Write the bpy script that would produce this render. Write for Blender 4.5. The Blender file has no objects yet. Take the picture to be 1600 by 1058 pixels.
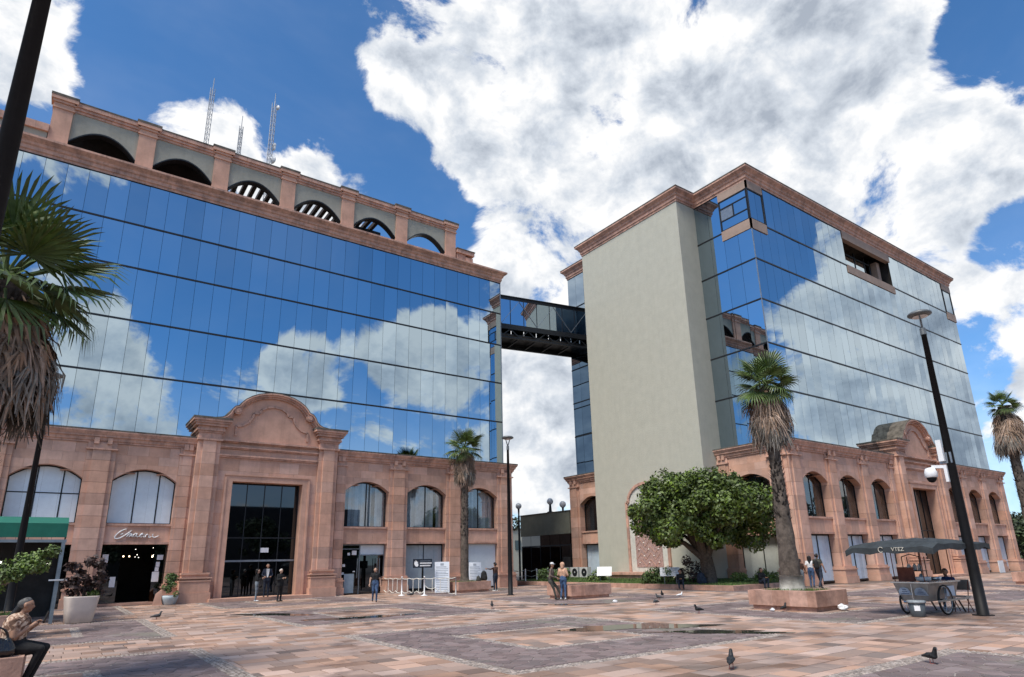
import bpy, bmesh, math, random
from mathutils import Vector, Matrix
rnd = random.Random(7)
sc = bpy.context.scene
COL = sc.collection
R = math.radians

# ------------------------------------------------------------------ camera
cam_d = bpy.data.cameras.new('camera'); cam = bpy.data.objects.new('camera', cam_d); COL.objects.link(cam)
PITCH, ROLL, YAW = R(15.8158), R(-1.24144), R(35.5185)
_f = Vector((math.sin(YAW)*math.cos(PITCH), math.cos(YAW)*math.cos(PITCH), math.sin(PITCH)))
_r0 = Vector((math.cos(YAW), -math.sin(YAW), 0)); _u0 = _r0.cross(_f)
_r = _r0*math.cos(ROLL)+_u0*math.sin(ROLL); _u = _u0*math.cos(ROLL)-_r0*math.sin(ROLL)
cam.matrix_world = Matrix(((_r.x,_u.x,-_f.x,0),(_r.y,_u.y,-_f.y,0),(_r.z,_u.z,-_f.z,1.75),(0,0,0,1)))
cam_d.sensor_width = 36; cam_d.lens = 976.63/1600*36; cam_d.shift_y = 71/1600
cam_d.clip_start = .1; cam_d.clip_end = 4000
sc.camera = cam

# ------------------------------------------------------------------ light and exposure
SUN_EL, SUN_AZ = R(58), R(-108)        # azimuth from +y towards +x
sun_dir = Vector((math.sin(SUN_AZ)*math.cos(SUN_EL), math.cos(SUN_AZ)*math.cos(SUN_EL), math.sin(SUN_EL)))
sl = bpy.data.lights.new('sun', 'SUN'); sl.energy = 2.15; sl.angle = R(20); sl.color = (1, .93, .84)
so = bpy.data.objects.new('sun', sl); COL.objects.link(so)
so.rotation_euler = sun_dir.to_track_quat('Z', 'Y').to_euler()
sc.view_settings.view_transform = 'Standard'; sc.view_settings.look = 'None'
sc.view_settings.exposure = 1.0; sc.view_settings.gamma = 1.0
sc.render.engine = 'CYCLES'
sc.cycles.max_bounces = 6; sc.cycles.diffuse_bounces = 3; sc.cycles.glossy_bounces = 4; sc.cycles.transparent_max_bounces = 12
sc.cycles.use_denoising = True
sc.cycles.caustics_reflective = False; sc.cycles.caustics_refractive = False

# ------------------------------------------------------------------ sky with clouds
w = bpy.data.worlds.new('World'); sc.world = w; w.use_nodes = True
def N(nt, typ, **kw):
    n = nt.nodes.new(typ)
    for k, v in kw.items():
        if k.startswith('i_'):
            key = k[2:]
            n.inputs[int(key) if key.isdigit() else key].default_value = v
        else: setattr(n, k, v)
    return n
def math_node(nt, op, a, b=None, clamp=False):
    n = nt.nodes.new('ShaderNodeMath'); n.operation = op; n.use_clamp = clamp
    for i, x in enumerate((a, b)):
        if x is None: continue
        if isinstance(x, (int, float)): n.inputs[i].default_value = x
        else: nt.links.new(x, n.inputs[i])
    return n.outputs[0]
def build_sky():
    nt = w.node_tree; nt.nodes.clear(); L = nt.links.new
    out = N(nt, 'ShaderNodeOutputWorld'); bg = N(nt, 'ShaderNodeBackground'); bg.inputs[1].default_value = .1
    L(bg.outputs[0], out.inputs[0])
    sky = N(nt, 'ShaderNodeTexSky'); sky.sky_type = 'NISHITA'; sky.sun_disc = False
    sky.sun_elevation = SUN_EL; sky.sun_rotation = SUN_AZ
    sky.altitude = 1800; sky.air_density = 1.0; sky.dust_density = 1.6; sky.ozone_density = 2.2
    tc = N(nt, 'ShaderNodeTexCoord'); d = tc.outputs['Generated']
    # clouds are laid out by compass direction: (azimuth from +y to +x, elevation, radius, weight)
    blobs = [(-9.5,36.5,4.6,.45),(-1,37,3,-.3),(5,34.5,3.8,.42),(11.5,33.5,4.4,.40),(18,32,3.8,.36),(-.5,42,1.6,.22),
      (20,42,3.5,.22),(25,42.5,4,.22),(29,39,5,.28),(36,41,6,.38),(44,44,8,.45),(47,38,9,.45),(57,41,8,.45),(57,33,9,.4),(66,39,6,.42),(71,38,5,.36),(68,31,8,.42),(74,29,5,.36),(40,31,6,.34),(34,36,5,.3),
      (74,24,6,.30),(38,16,9,.34),(38,23,7,.32),(75,13,8,.30),(58,20,12,.34),(52,12,12,.25),
      (24,34,4.5,-.25),(27,30,3.5,-.2),(10,42,7,-.3),(79.5,35.5,5,-.38),(75.5,35,2.5,-.2),(77,21.8,2.2,-.3),(15.5,37.5,4,-.25),
      (-176,29,6,.3),(167,28,9,-.3),(154,28.5,7,-.3),(173,22,5,-.2),(155,21.3,4.5,.42),(150,18,4,.36),(153,18,4,.3),(163,17,3.5,.28),(169,16.5,3.5,.24),(160.5,26.3,1.5,.22),
      (-178,17,4.5,.36),(177,12,4,.28),(171,11.5,4,-.06),(152,11,8,.16),(163,11,5,.12),(118,28,4,-.35),(121,24,4,-.25),(113,26,4,.3),(109,23,7,.42),(116.5,21.5,4,.35),(113,16.8,2.2,-.35),(109.5,15,2,-.3),
      (118,15,5,.32),(106,11,8,.35),(113,11,6,.3),(104,20,7,.35),(132,20,7,.3),(-57,25,8,-.3),(-56,11,7,.25),(-100,38,16,.26),(-130,25,14,.25),(-35,24,9,.25),(90,45,16,.2),(140,50,16,.22),(-120,60,18,.2)]
    bias = None
    for az, el, rad, wt in blobs:
        c = Vector((math.sin(R(az))*math.cos(R(el)), math.cos(R(az))*math.cos(R(el)), math.sin(R(el))))
        vm = N(nt, 'ShaderNodeVectorMath', operation='DOT_PRODUCT'); L(d, vm.inputs[0]); vm.inputs[1].default_value = c
        mr = N(nt, 'ShaderNodeMapRange', interpolation_type='SMOOTHSTEP'); L(vm.outputs['Value'], mr.inputs[0])
        mr.inputs[1].default_value = math.cos(R(rad*1.5)); mr.inputs[2].default_value = 1
        mr.inputs[3].default_value = 0; mr.inputs[4].default_value = wt
        bias = mr.outputs[0] if bias is None else math_node(nt, 'ADD', bias, mr.outputs[0])
    sep = N(nt, 'ShaderNodeSeparateXYZ'); L(d, sep.inputs[0])
    low = N(nt, 'ShaderNodeMapRange', interpolation_type='SMOOTHSTEP'); L(sep.outputs[2], low.inputs[0])       # a bank of cloud all round the horizon
    low.inputs[1].default_value = .24; low.inputs[2].default_value = .03; low.inputs[3].default_value = 0; low.inputs[4].default_value = .28
    bias = math_node(nt, 'ADD', bias, low.outputs[0])
    # stretch so that clouds flatten towards the horizon
    mp0 = N(nt, 'ShaderNodeVectorMath', operation='MULTIPLY'); L(d, mp0.inputs[0]); mp0.inputs[1].default_value = (1, 1, 1.3)
    def fbm(vec, scale, detail, rough, dist=0.0):
        n = N(nt, 'ShaderNodeTexNoise'); n.inputs['Scale'].default_value = scale; n.inputs['Detail'].default_value = detail
        n.inputs['Roughness'].default_value = rough; n.inputs['Distortion'].default_value = dist
        L(vec, n.inputs['Vector']); return n.outputs[0]
    def billow(x): return math_node(nt, 'SUBTRACT', 1, math_node(nt, 'ABSOLUTE', math_node(nt, 'SUBTRACT', math_node(nt, 'MULTIPLY', x, 2), 1)))
    off = N(nt, 'ShaderNodeVectorMath', operation='ADD'); L(mp0.outputs[0], off.inputs[0])
    off.inputs[1].default_value = sun_dir*.03 + Vector((0, 0, .035))
    edge = fbm(mp0.outputs[0], 5.0, 10, .63, .3)            # outline of the clouds
    n1 = fbm(mp0.outputs[0], 10.0, 7, .58, .3); n2 = fbm(off.outputs[0], 10.0, 7, .58, .3)   # light on the billows
    dens = math_node(nt, 'ADD', math_node(nt, 'MULTIPLY', math_node(nt, 'SUBTRACT', edge, .5), 2.0), math_node(nt, 'MINIMUM', bias, .5))
    al = N(nt, 'ShaderNodeMapRange', interpolation_type='SMOOTHSTEP'); L(dens, al.inputs[0])
    al.inputs[1].default_value = .13; al.inputs[2].default_value = .33
    li = math_node(nt, 'MULTIPLY', math_node(nt, 'SUBTRACT', n1, n2), 2.3)
    thick = N(nt, 'ShaderNodeMapRange', interpolation_type='SMOOTHSTEP'); L(dens, thick.inputs[0])
    thick.inputs[1].default_value = .25; thick.inputs[2].default_value = .85; thick.inputs[3].default_value = .84; thick.inputs[4].default_value = .30
    lum = math_node(nt, 'ADD', thick.outputs[0], li, clamp=True)
    ramp = N(nt, 'ShaderNodeValToRGB'); L(lum, ramp.inputs[0])
    e = ramp.color_ramp.elements
    e[0].position = .0; e[0].color = (.40, .45, .53, 1); e[1].position = .92; e[1].color = (1.0, 1.0, 1.0, 1)
    m = ramp.color_ramp.elements.new(.45); m.color = (.66, .71, .78, 1)
    sc_ = N(nt, 'ShaderNodeMix', data_type='RGBA', blend_type='MULTIPLY'); sc_.inputs[0].default_value = 1
    L(ramp.outputs[0], sc_.inputs[6]); sc_.inputs[7].default_value = (CLOUD, CLOUD, CLOUD, 1)
    tint = N(nt, 'ShaderNodeMix', data_type='RGBA', blend_type='MULTIPLY'); tint.inputs[0].default_value = 1
    L(sky.outputs[0], tint.inputs[6]); tint.inputs[7].default_value = SKYT
    # thin high veil that pales the blue here and there
    veil = N(nt, 'ShaderNodeMapRange', interpolation_type='SMOOTHSTEP'); L(fbm(mp0.outputs[0], 2.2, 5, .6, .5), veil.inputs[0]); veil.inputs[1].default_value = .42; veil.inputs[2].default_value = .75; veil.inputs[4].default_value = .08
    hz_ = N(nt, 'ShaderNodeMapRange', interpolation_type='SMOOTHSTEP'); L(sep.outputs[2], hz_.inputs[0]); hz_.inputs[1].default_value = .32; hz_.inputs[2].default_value = .0; hz_.inputs[4].default_value = .55
    af = math_node(nt, 'MAXIMUM', al.outputs[0], math_node(nt, 'MAXIMUM', veil.outputs[0], hz_.outputs[0]))
    mix = N(nt, 'ShaderNodeMix', data_type='RGBA'); L(af, mix.inputs[0]); L(tint.outputs[2], mix.inputs[6]); L(sc_.outputs[2], mix.inputs[7])
    L(mix.outputs[2], bg.inputs[0])
w.cycles.sampling_method = 'MANUAL'; w.cycles.sample_map_resolution = 512
CLOUD = 5.25; SKYT = (.46, .78, .98, 1)
build_sky()

# ------------------------------------------------------------------ materials
MATS = {}
def mat(name, col, rough=.7, var=.12, vscale=6.0, bump=0.0, bscale=40.0, tone=0.0, metal=0.0, spec=.4, col2=None, streak=0.0, emit=0, coat=0.0, damp=0.0, moss=0.0):
    """Principled surface; 'tone' lets each piece (face attribute) be lighter or darker, var adds blotches."""
    if name in MATS: return MATS[name]
    m = bpy.data.materials.new(name); m.use_nodes = True; nt = m.node_tree; L = nt.links.new
    b = nt.nodes['Principled BSDF']
    b.inputs['Roughness'].default_value = rough; b.inputs['Metallic'].default_value = metal
    b.inputs['Specular IOR Level'].default_value = spec; b.inputs['Coat Weight'].default_value = coat
    geo = N(nt, 'ShaderNodeNewGeometry'); pos = geo.outputs['Position']
    no = N(nt, 'ShaderNodeTexNoise'); no.inputs['Scale'].default_value = vscale; no.inputs['Detail'].default_value = 5; no.inputs['Roughness'].default_value = .65
    L(pos, no.inputs['Vector'])
    c2 = col2 or tuple(x*(1-var*1.6) for x in col); c1 = tuple(min(1, x*(1+var)) for x in col)
    mx = N(nt, 'ShaderNodeMix', data_type='RGBA'); mr = N(nt, 'ShaderNodeMapRange'); L(no.outputs[0], mr.inputs[0])
    mr.inputs[1].default_value = .36; mr.inputs[2].default_value = .64
    L(mr.outputs[0], mx.inputs[0]); mx.inputs[6].default_value = (*c2, 1); mx.inputs[7].default_value = (*c1, 1)
    cur = mx.outputs[2]
    if tone:
        at = N(nt, 'ShaderNodeAttribute'); at.attribute_name = 'tone'
        hs = N(nt, 'ShaderNodeHueSaturation'); L(cur, hs.inputs['Color'])
        v = math_node(nt, 'ADD', math_node(nt, 'MULTIPLY', at.outputs['Fac'], tone), 1-tone*.5); L(v, hs.inputs['Value'])
        # pieces drift between warm and grey as well
        fr = math_node(nt, 'FRACT', math_node(nt, 'MULTIPLY', at.outputs['Fac'], 7.31))
        L(math_node(nt, 'ADD', math_node(nt, 'MULTIPLY', fr, .5*min(1, tone)), 1-.28*min(1, tone)), hs.inputs['Saturation'])
        cur = hs.outputs[0]
    if streak:
        mp = N(nt, 'ShaderNodeMapping'); L(pos, mp.inputs[0]); mp.inputs['Scale'].default_value = (3.2, 3.2, .28)
        n2 = N(nt, 'ShaderNodeTexNoise'); n2.inputs['Scale'].default_value = 1.6; n2.inputs['Detail'].default_value = 6; n2.inputs['Roughness'].default_value = .7
        L(mp.outputs[0], n2.inputs['Vector'])
        m2 = N(nt, 'ShaderNodeMapRange'); L(n2.outputs[0], m2.inputs[0]); m2.inputs[1].default_value = .5; m2.inputs[2].default_value = .72
        m2.inputs[3].default_value = 1; m2.inputs[4].default_value = 1-streak
        mm = N(nt, 'ShaderNodeMix', data_type='RGBA', blend_type='MULTIPLY'); mm.inputs[0].default_value = 1
        L(cur, mm.inputs[6]); L(m2.outputs[0], mm.inputs[7]); cur = mm.outputs[2]
    if moss:                                                   # thin green growth in places
        ng = N(nt, 'ShaderNodeTexNoise'); ng.inputs['Scale'].default_value = .27; ng.inputs['Detail'].default_value = 6; ng.inputs['Roughness'].default_value = .6; L(pos, ng.inputs['Vector'])
        mg = N(nt, 'ShaderNodeMapRange', interpolation_type='SMOOTHSTEP'); L(ng.outputs[0], mg.inputs[0]); mg.inputs[1].default_value = .55; mg.inputs[2].default_value = .70; mg.inputs[4].default_value = moss
        mm = N(nt, 'ShaderNodeMix', data_type='RGBA'); L(mg.outputs[0], mm.inputs[0]); L(cur, mm.inputs[6]); mm.inputs[7].default_value = (.20, .235, .15, 1); cur = mm.outputs[2]
    if damp:                                                   # patches still wet from the rain: darker and smoother
        nd = N(nt, 'ShaderNodeTexNoise'); nd.inputs['Scale'].default_value = .33; nd.inputs['Detail'].default_value = 7; nd.inputs['Roughness'].default_value = .62; nd.inputs['Distortion'].default_value = .6; L(pos, nd.inputs['Vector'])
        md = N(nt, 'ShaderNodeMapRange', interpolation_type='SMOOTHSTEP'); L(nd.outputs[0], md.inputs[0]); md.inputs[1].default_value = .50; md.inputs[2].default_value = .66
        mm = N(nt, 'ShaderNodeMix', data_type='RGBA', blend_type='MULTIPLY'); L(math_node(nt, 'MULTIPLY', md.outputs[0], damp), mm.inputs[0]); L(cur, mm.inputs[6]); mm.inputs[7].default_value = (.42, .40, .40, 1); cur = mm.outputs[2]
        L(math_node(nt, 'ADD', math_node(nt, 'MULTIPLY', md.outputs[0], -.38*damp), rough), b.inputs['Roughness'])
    L(cur, b.inputs['Base Color'])
    if bump:
        nb = N(nt, 'ShaderNodeTexNoise'); nb.inputs['Scale'].default_value = bscale; nb.inputs['Detail'].default_value = 4; L(pos, nb.inputs['Vector'])
        bp = N(nt, 'ShaderNodeBump'); bp.inputs['Strength'].default_value = bump; bp.inputs['Distance'].default_value = .02
        L(nb.outputs[0], bp.inputs['Height']); L(bp.outputs[0], b.inputs['Normal'])
    if emit:
        b.inputs['Emission Color'].default_value = (*col, 1); b.inputs['Emission Strength'].default_value = emit
    MATS[name] = m; return m
def mirror_glass(name, tint, rough=.012, wob=.0):
    m = bpy.data.materials.new(name); m.use_nodes = True; nt = m.node_tree; L = nt.links.new
    b = nt.nodes['Principled BSDF']; b.inputs['Metallic'].default_value = 1; b.inputs['Roughness'].default_value = rough
    geo = N(nt, 'ShaderNodeNewGeometry'); at = N(nt, 'ShaderNodeAttribute'); at.attribute_name = 'tone'
    mx = N(nt, 'ShaderNodeMix', data_type='RGBA'); L(at.outputs['Fac'], mx.inputs[0])
    mx.inputs[6].default_value = (*[x*.9 for x in tint], 1); mx.inputs[7].default_value = (*[min(1, x*1.06) for x in tint], 1)
    L(mx.outputs[2], b.inputs['Base Color'])
    if wob:
        no = N(nt, 'ShaderNodeTexNoise'); no.inputs['Scale'].default_value = .9; no.inputs['Detail'].default_value = 1; L(geo.outputs['Position'], no.inputs['Vector'])
        bp = N(nt, 'ShaderNodeBump'); bp.inputs['Strength'].default_value = 1; bp.inputs['Distance'].default_value = wob; L(no.outputs[0], bp.inputs['Height']); L(bp.outputs[0], b.inputs['Normal'])
    MATS[name] = m; return m
def clear_glass(name, tint=(.8, .86, .88), refl=.12):
    m = bpy.data.materials.new(name); m.use_nodes = True; nt = m.node_tree; L = nt.links.new; nt.nodes.clear()
    out = N(nt, 'ShaderNodeOutputMaterial'); tr = N(nt, 'ShaderNodeBsdfTransparent'); tr.inputs[0].default_value = (*tint, 1)
    gl = N(nt, 'ShaderNodeBsdfGlossy'); gl.inputs['Roughness'].default_value = .01; gl.inputs[0].default_value = (.95, .97, 1, 1)
    geo = N(nt, 'ShaderNodeNewGeometry'); dt = N(nt, 'ShaderNodeVectorMath', operation='DOT_PRODUCT'); L(geo.outputs['Incoming'], dt.inputs[0]); L(geo.outputs['Normal'], dt.inputs[1])
    sch = math_node(nt, 'POWER', math_node(nt, 'SUBTRACT', 1, math_node(nt, 'ABSOLUTE', dt.outputs['Value'])), 5)
    fac = math_node(nt, 'ADD', math_node(nt, 'MULTIPLY', sch, .9), .05+refl, clamp=True); mx = N(nt, 'ShaderNodeMixShader')
    L(fac, mx.inputs[0]); L(tr.outputs[0], mx.inputs[1]); L(gl.outputs[0], mx.inputs[2]); L(mx.outputs[0], out.inputs[0])
    MATS[name] = m; return m

STONE = mat('pink_cantera_stone', (.58, .348, .255), .85, .10, 1.1, .25, 30, tone=.36, streak=.14)
STONE_T = mat('pink_stone_trim', (.55, .325, .24), .85, .2, 1.6, .3, 24, tone=.16, streak=.45, col2=(.38, .235, .185))
STONE_TOP = mat('weathered_stone_top', (.13, .115, .095), .95, .3, 2.5, .4, 20)
MORTAR = mat('mortar', (.36, .25, .2), .95, .1, 4)
STUCCO = mat('beige_stucco', (.455, .45, .375), .92, .03, 1.6, .7, 22, streak=.06)
STUCCO_D = mat('grey_stucco', (.36, .35, .29), .92, .08, .8, .5, 26, streak=.1)
STUCCO_B = mat('brown_panel', (.34, .25, .20), .85, .07, 1.2, .2, 30)
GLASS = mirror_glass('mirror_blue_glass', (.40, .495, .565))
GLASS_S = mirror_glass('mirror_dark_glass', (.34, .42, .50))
GLASS_B = mirror_glass('bridge_glass', (.42, .52, .62))
DARKGL = mirror_glass('black_glass', (.075, .085, .095), .02)
WINGL = clear_glass('window_glass', (.86, .9, .92), .05)
WINGL_D = clear_glass('tinted_window_glass', (.42, .46, .48), .06)
METAL = mat('dark_metal', (.02, .022, .025), .45, .1, 8, metal=.3)
BLACK = mat('black_paint', (.010, .010, .011), .55, .1, 8, spec=.2)
GREYM = mat('grey_metal', (.25, .28, .31), .4, .1, 6, metal=.6)
DARKIN = mat('dark_interior', (.03, .028, .027), .9, .2, 2)
BLIND = mat('white_blind', (.66, .75, .80), .22, .03, 3, tone=.10, spec=.5)
CURTAIN = mat('grey_curtain', (.46, .52, .54), .85, .1, 3, tone=.5)
WHITE = mat('white_paint', (.78, .79, .79), .55, .04, 5)

# ------------------------------------------------------------------ mesh helpers
class MB:
    def __init__(s, xf=None):
        s.v = []; s.f = []; s.t = []; s.m = []; s.tone = .5; s.mi = 0; s.xf = xf
    def add(s, vs, fs):
        b = len(s.v)
        s.v += [s.xf(*p) for p in vs] if s.xf else [tuple(p) for p in vs]
        for f in fs: s.f.append([b+i for i in f]); s.t.append(s.tone); s.m.append(s.mi)
        return s
    def box(s, x0, x1, y0, y1, z0, z1):
        return s.add([(x0,y0,z0),(x1,y0,z0),(x1,y1,z0),(x0,y1,z0),(x0,y0,z1),(x1,y0,z1),(x1,y1,z1),(x0,y1,z1)],
              [(3,2,1,0),(4,5,6,7),(0,1,5,4),(1,2,6,5),(2,3,7,6),(3,0,4,7)])
    def prism(s, poly, axis, a, b):
        n = len(poly)
        P = {'x': lambda p, h: (h, p[0], p[1]), 'y': lambda p, h: (p[0], h, p[1]), 'z': lambda p, h: (p[0], p[1], h)}[axis]
        return s.add([P(p, a) for p in poly]+[P(p, b) for p in poly],
              [list(range(n))[::-1], list(range(n, 2*n))]+[(i, (i+1) % n, n+(i+1) % n, n+i) for i in range(n)])
    def tube(s, path, rad, n=8, cap=True):
        path = [Vector(p) for p in path]; rad = rad if hasattr(rad, '__len__') else [rad]*len(path)
        vs = []; fs = []; up = None
        for i, p in enumerate(path):
            t = (path[min(i+1, len(path)-1)]-path[max(i-1, 0)])
            t = t.normalized() if t.length > 1e-9 else Vector((0, 0, 1))
            if up is None:
                up = Vector((0, 0, 1)) if abs(t.z) < .9 else Vector((1, 0, 0))
            a = t.cross(up)
            if a.length < 1e-6: a = t.cross(Vector((0, 1, 0)))
            a.normalize(); b = a.cross(t); up = b
            vs += [p+(a*math.cos(2*math.pi*k/n)+b*math.sin(2*math.pi*k/n))*rad[i] for k in range(n)]
        for i in range(len(path)-1):
            fs += [(i*n+k, i*n+(k+1) % n, (i+1)*n+(k+1) % n, (i+1)*n+k) for k in range(n)]
        if cap: fs += [tuple(range(n)), tuple(range((len(path)-1)*n, len(path)*n))[::-1]]
        return s.add(vs, fs)
    def lathe(s, prof, c=(0, 0, 0), n=20, cap=True):
        vs = [(c[0]+r*math.cos(2*math.pi*k/n), c[1]+r*math.sin(2*math.pi*k/n), c[2]+z) for r, z in prof for k in range(n)]
        fs = [(i*n+k, i*n+(k+1) % n, (i+1)*n+(k+1) % n, (i+1)*n+k) for i in range(len(prof)-1) for k in range(n)]
        if cap: fs += [tuple(range(n))[::-1], tuple(range((len(prof)-1)*n, len(prof)*n))]
        return s.add(vs, fs)
    def ball(s, c, r, n=12, m=8):
        r = r if hasattr(r, '__len__') else (r, r, r); vs = [(c[0], c[1], c[2]-r[2])]; fs = []
        for j in range(1, m):
            a = math.pi*j/m-math.pi/2
            vs += [(c[0]+r[0]*math.cos(a)*math.cos(2*math.pi*k/n), c[1]+r[1]*math.cos(a)*math.sin(2*math.pi*k/n), c[2]+r[2]*math.sin(a)) for k in range(n)]
        vs.append((c[0], c[1], c[2]+r[2])); T = len(vs)-1
        fs += [(0, 1+(k+1) % n, 1+k) for k in range(n)]
        for j in range(m-2): fs += [(1+j*n+k, 1+j*n+(k+1) % n, 1+(j+1)*n+(k+1) % n, 1+(j+1)*n+k) for k in range(n)]
        fs += [(T, 1+(m-2)*n+k, 1+(m-2)*n+(k+1) % n) for k in range(n)]
        return s.add(vs, fs)
    def bar(s, a, b, w, h=None):
        """square bar between two points"""
        a = Vector(a); b = Vector(b); h = h or w; t = (b-a).normalized()
        u = t.cross(Vector((0, 0, 1)) if abs(t.z) < .95 else Vector((1, 0, 0))).normalized(); q = u.cross(t)
        vs = [p+u*i*w/2+q*j*h/2 for p in (a, b) for i, j in ((-1,-1),(1,-1),(1,1),(-1,1))]
        return s.add(vs, [(3,2,1,0),(4,5,6,7),(0,1,5,4),(1,2,6,5),(2,3,7,6),(3,0,4,7)])
    def sweep(s, path, prof, closed=False):
        """profile (outward offset, z) along a plan path; outward is to the right of travel"""
        n = len(path); k = len(prof); vs = []
        for i, p in enumerate(path):
            ds = []
            for a, b in ((i-1, i), (i, i+1)):
                if closed or (0 <= a and b < n):
                    q = Vector(path[b % n])-Vector(path[a % n]); q.normalize(); ds.append(Vector((q.y, -q.x)))
            m = ds[0] if len(ds) == 1 else (ds[0]+ds[1])/(1+ds[0].dot(ds[1]))
            vs += [(p[0]+m.x*o, p[1]+m.y*o, z) for o, z in prof]
        fs = [(i*k+j, ((i+1) % n)*k+j, ((i+1) % n)*k+(j+1) % k, i*k+(j+1) % k) for i in range(n if closed else n-1) for j in range(k)]
        if not closed: fs += [tuple(range(k)), tuple(range((n-1)*k, n*k))[::-1]]
        return s.add(vs, fs)
    def mesh(s, name, mats, smooth=False):
        me = bpy.data.meshes.new(name); me.from_pydata([tuple(p) for p in s.v], [], s.f)
        for m in (mats if isinstance(mats, (list, tuple)) else [mats]): me.materials.append(m)
        if any(s.m): me.polygons.foreach_set('material_index', s.m)
        at = me.attributes.new('tone', 'FLOAT', 'FACE'); at.data.foreach_set('value', s.t)
        if smooth: me.polygons.foreach_set('use_smooth', [True]*len(me.polygons))
        me.update(); return me
    def build(s, name, mats, parent=None, smooth=False, local=False, kind=None):
        return link(name, s.mesh(name, mats, smooth), parent, local, kind)
def link(name, me, parent=None, local=False, kind=None):
    o = bpy.data.objects.new(name, me); COL.objects.link(o)
    if parent:
        o.parent = parent
        if not local:
            o.matrix_parent_inverse = world_of(parent).inverted()
    if kind: o['kind'] = kind
    return o
def world_of(o):
    m = o.matrix_basis.copy()
    if o.parent: m = world_of(o.parent) @ o.matrix_parent_inverse @ m
    return m
def thing(name, label, cat, loc=(0, 0, 0), rz=0, group=None):
    o = bpy.data.objects.new(name, None); COL.objects.link(o); o.empty_display_size = .3
    o.location = loc; o.rotation_euler = (0, 0, rz); tag(o, label, cat, group); return o
def tag(o, label, cat, group=None):
    o['label'] = label; o['category'] = cat
    if group: o['group'] = group
    return o
def struct(o): o['kind'] = 'structure'; return o
def copy_tree(o, loc, rz=0, label=None, group=None, scale=None):
    def rec(q, par):
        c = q.copy(); COL.objects.link(c)
        if par: c.parent = par; c.matrix_parent_inverse = q.matrix_parent_inverse.copy()
        for ch in q.children: rec(ch, c)
        return c
    c = rec(o, None); c.location = loc; c.rotation_euler = (0, 0, rz)
    if scale: c.scale = (scale,)*3
    if label: c['label'] = label
    if group: c['group'] = group
    return c
def T(): return rnd.random()

# ------------------------------------------------------------------ ground and plaza paving
struct(MB().add([(-900,-900,-.06),(900,-900,-.06),(900,900,-.06),(-900,900,-.06)], [(0,1,2,3)]).build('ground', mat('asphalt_and_dust', (.17, .15, .13), .95, .2, .05)))
plaza = struct(MB().box(-40, 110, -30, 62, -.05, -.014).build('plaza', mat('sandy_joint', (.17, .125, .10), .95, .2, 8)))
PAN = 7.7; STEP = 10.95
PX0, PY0 = 10.1, 12.75                      # a panel centre; the pattern repeats every STEP
def panel_of(x, y):
    i = round((x-PX0)/STEP); j = round((y-PY0)/STEP); cx = PX0+i*STEP; cy = PY0+j*STEP
    return max(abs(x-cx), abs(y-cy)), cx, cy
TILE = mat('cantera_floor_tile', (.355, .242, .185), .66, .07, 3.2, .3, 18, tone=1.05, spec=.35, col2=(.37, .25, .195), damp=.75)
FLAG = mat('purple_flagstone', (.175, .13, .125), .66, .18, 2.2, .35, 22, tone=.55, spec=.4, col2=(.19, .145, .135), damp=.6, moss=.55)
COBB = mat('pebble_border', (.31, .26, .225), .85, .25, 9, .3, 60, tone=.55)
SPARE_C = (PAN/2, PAN/2-.32)                 # cobble ring, outer and inner half width
INNER = 1.55                                 # tiled square in the middle of some panels
tiles = []
y = -6.0
while y < 37.9:
    h = .44; x = -16+rnd.uniform(-.3, 0)
    while x < 74:
        wdt = rnd.choice((.44, .5, .5, .6, .72)); cx, cy = x+wdt/2, y+h/2
        if not (cx > 33.9 and cy > 21.0 and cx < 71.6) and not (cx > 29.2 and cy > 21.4 and cx < 34.5) and (abs(cx)+cy < 130):
            tiles.append((x, x+wdt, y, y+h))
        x += wdt
    y += h
def clip_rects(t):
    """cut one tile by the panel it meets; returns what stays outside the panel or inside the middle square"""
    x0, x1, y0, y1 = t; out = []
    dmax, cx, cy = panel_of((x0+x1)/2, (y0+y1)/2)
    H = PAN/2
    px0, px1, py0, py1 = cx-H, cx+H, cy-H, cy+H
    if x1 <= px0 or x0 >= px1 or y1 <= py0 or y0 >= py1: out.append(t)
    else:
        if y0 < py0-.03: out.append((x0, x1, y0, py0)); 
        if y1 > py1+.03: out.append((x0, x1, py1, y1))
        yy0, yy1 = max(y0, py0), min(y1, py1)
        if x0 < px0-.03: out.append((x0, px0, yy0, yy1))
        if x1 > px1+.03: out.append((px1, x1, yy0, yy1))
        ix0, ix1, iy0, iy1 = max(x0, cx-INNER), min(x1, cx+INNER), max(y0, cy-INNER), min(y1, cy+INNER)
        if ix1-ix0 > .05 and iy1-iy0 > .05: out.append((ix0, ix1, iy0, iy1))
    return out
allt = [q for t in tiles for q in clip_rects(t)]
def seen(x, y):
    """bearing test: paving to the side of and behind the viewpoint does not show"""
    a = math.degrees(math.atan2(x, y)); return -8 < a < 78 and x+y > 8.5
def vis_key(x, y): return x*x+y*y+(0 if seen(x, y) else 1e6)
allt.sort(key=lambda t: vis_key((t[0]+t[1])/2, (t[2]+t[3])/2))
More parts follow.
